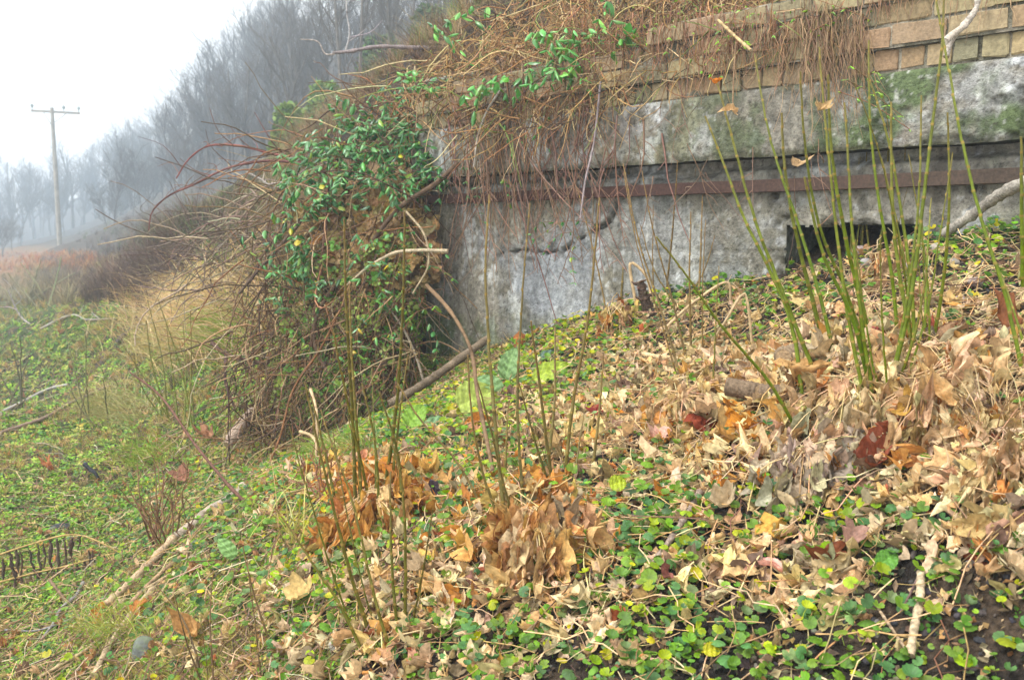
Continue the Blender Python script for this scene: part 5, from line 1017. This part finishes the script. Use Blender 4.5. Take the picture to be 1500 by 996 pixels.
def place(tm, x, y, sc, label, group, cat='tree'):
    root, a, b = tm
    if id(root) in used:
        r2 = root.copy(); C.objects.link(r2)
        for ch in (a, b): c2 = ch.copy(); C.objects.link(c2); c2.parent = r2
        root = r2
    used.add(id(tm[0])); root.location = (x, y, float(gz(np.array([x]), np.array([y]))[0])-.1); root.rotation_euler = (0, 0, rng.random()*6.28); root.scale = (sc*rng.uniform(.8, 1.35),)*2+(sc,)
    root['label'] = label; root['category'] = cat; root['group'] = group; return root
nT = 0
def row(num, x0, x1, Y0, Y1, topf, label, group, hmin=6, hmax=20):
    global nT
    for i in range(num):
        px = x0+(x1-x0)*(i+rng.uniform(.1, .9))/num; Y = rng.uniform(Y0, Y1); py = topf(px)+rng.uniform(-5, 35); p = at(px, py, Y); g0 = float(gz(np.array([p[0]]), np.array([p[1]]))[0]); h = np.clip(p[2]-g0, hmin, hmax)
        place(tmpl[rng.integers(0, 6)], p[0], p[1], h/14.5, label, group); nT += 1
sky1 = lambda x: np.interp(x, [0, 60, 130, 200, 235, 250, 290, 330, 400], [185, 190, 165, 130, 120, 120, 70, -5, -60])
row(38, -120, 240, 130, 190, lambda x: np.interp(x, [0, 100, 160, 240], [205, 185, 160, 150]), 'bare tree standing in the distant misty line at the left', 'distant misty tree line', 9, 20)
row(14, 150, 250, 95, 125, lambda x: np.interp(x, [150, 250], [165, 130]), 'faint bare tree in the mist where the hill meets the meadow', 'misty trees at the foot of the hill', 8, 18)
row(30, 235, 420, 65, 95, sky1, 'bare grey tree on the skyline of the hazy hillside', 'hillside skyline trees', 8, 22)
row(46, 300, 720, 42, 70, lambda x: np.interp(x, [300, 340, 420, 720], [130, 50, -60, -120]), 'bare tree on the hazy hillside behind the vine mound', 'hillside trees behind the mound', 7, 18)
row(16, 420, 800, 26, 40, lambda x: np.interp(x, [420, 800], [-30, -160]), 'darker bare trunk standing among the nearer hillside trees', 'nearer hillside trees', 7, 16)
row(10, -420, -80, 60, 150, lambda x: 170, 'bare tree beyond the left edge of the meadow', 'trees left of the frame', 8, 14)
# undergrowth on the hillside
def under(num, px0, px1, Yr, sc, label, group):
    for i in range(num):
        px = px0+(px1-px0)*(i+rng.random())/num; Y = rng.uniform(*Yr); x = (px-750)/FPX*Y; place(bush[rng.integers(0, 3)], x, Y, sc*rng.uniform(.7, 1.2), label, group, 'bush')
under(30, 255, 760, (30, 60), .9, 'bare twiggy bush on the slope below the hillside trees', 'hillside undergrowth')
under(20, -60, 200, (115, 150), 2.2, 'faint bush closing off the misty meadow', 'far misty bushes')
under(48, 160, 430, (60, 110), 1.3, 'pale bare bush at the misty foot of the hill', 'misty undergrowth')
under(9, -60, 40, (70, 100), .8, 'bare bush at the misty left edge of the meadow', 'bushes at the left edge')
# evergreen shrubs in mist
def evergreen(label, px, pyb, pyt, Y, wpx, col):
    b = at(px, pyb, Y); b[2] = float(gz(b[0:1], b[1:2])[0]); zt = at(px, pyt, Y)[2]; h = max(1.5, zt-b[2]); R_ = wpx*Y/FPX; root = empty('evergreen', b); tag(root, label, 'tree')
    mb = MB(); mb.tube(np.array([b, b+[.1, 0, h*.5], b+[0, 0, h*.95]]), [.09, .06, .02], np.array([.1,.08,.06]), 7); mb.build('trunk', M_tree, root)
    n = 1500; f = rng.random(n)**.8; a = rng.random(n)*6.28; lump = .55+.9*fbm(np.cos(a)*1.5+px, np.sin(a)*1.5, f*5, 3); r_ = R_*(1.05-f*.75)*lump*rng.random(n)**.4; P = b+np.stack([np.cos(a)*r_, np.sin(a)*r_, h*(.06+.95*f)], 1)
    m2 = MB(); scatter(m2, T_TINY, P, rng.normal(0, .5, (n, 3))+[0, 0, 1], rng.uniform(.2, .42, n), jit(np.array(col)*1.5, n, .3), tiltsd=.6); m2.build('crown', M_green, root)['kind'] = 'stuff'
evergreen('yellow green evergreen in the mist left of the bare branch', 480, 250, 130, 26, 42, (.10,.15,.035))
evergreen('taller dull green evergreen behind the bare branch', 560, 230, 60, 30, 60, (.08,.12,.035))
evergreen('green evergreen at the top of the bank right of the others', 630, 190, 20, 28, 50, (.07,.10,.035))
evergreen('low green bush where the brambles start', 425, 270, 190, 22, 28, (.10,.14,.04))

# ------------------------------------------------------------------ haze
hz = MB(); x0, x1, y0, y1, z0, z1 = -400., 400., -30., 268., float(ZZ.min())-1., 46.
Vh = np.array([[x, y, z] for x in (x0, x1) for y in (y0, y1) for z in (z0, z1)]); x0 = min(x0, float(XX.min())-2)
Vh = np.array([[x, y, z] for x in (float(XX.min())-2, float(XX.max())+2) for y in (y0, y1) for z in (z0, z1)])
hz.add(Vh, [[0, 1, 3, 2], [4, 6, 7, 5], [0, 4, 5, 1], [2, 3, 7, 6], [1, 5, 7, 3], [0, 2, 6, 4]], (1, 1, 1))
mh = bpy.data.materials.new('haze_air'); mh.use_nodes = True; nh = mh.node_tree; nh.nodes.remove(nh.nodes['Principled BSDF']); pv = nh.nodes.new('ShaderNodeVolumePrincipled')
pv.inputs['Color'].default_value = (.70, .85, 1, 1); pv.inputs['Density'].default_value = .0046; pv.inputs['Anisotropy'].default_value = .2
nh.links.new(pv.outputs[0], nh.nodes['Material Output'].inputs['Volume'])
ho = hz.build('haze', mh, smooth=False); tag(ho, kind='stuff')
print('terrain z', ZZ.min(), ZZ.max(), 'trees', nT)
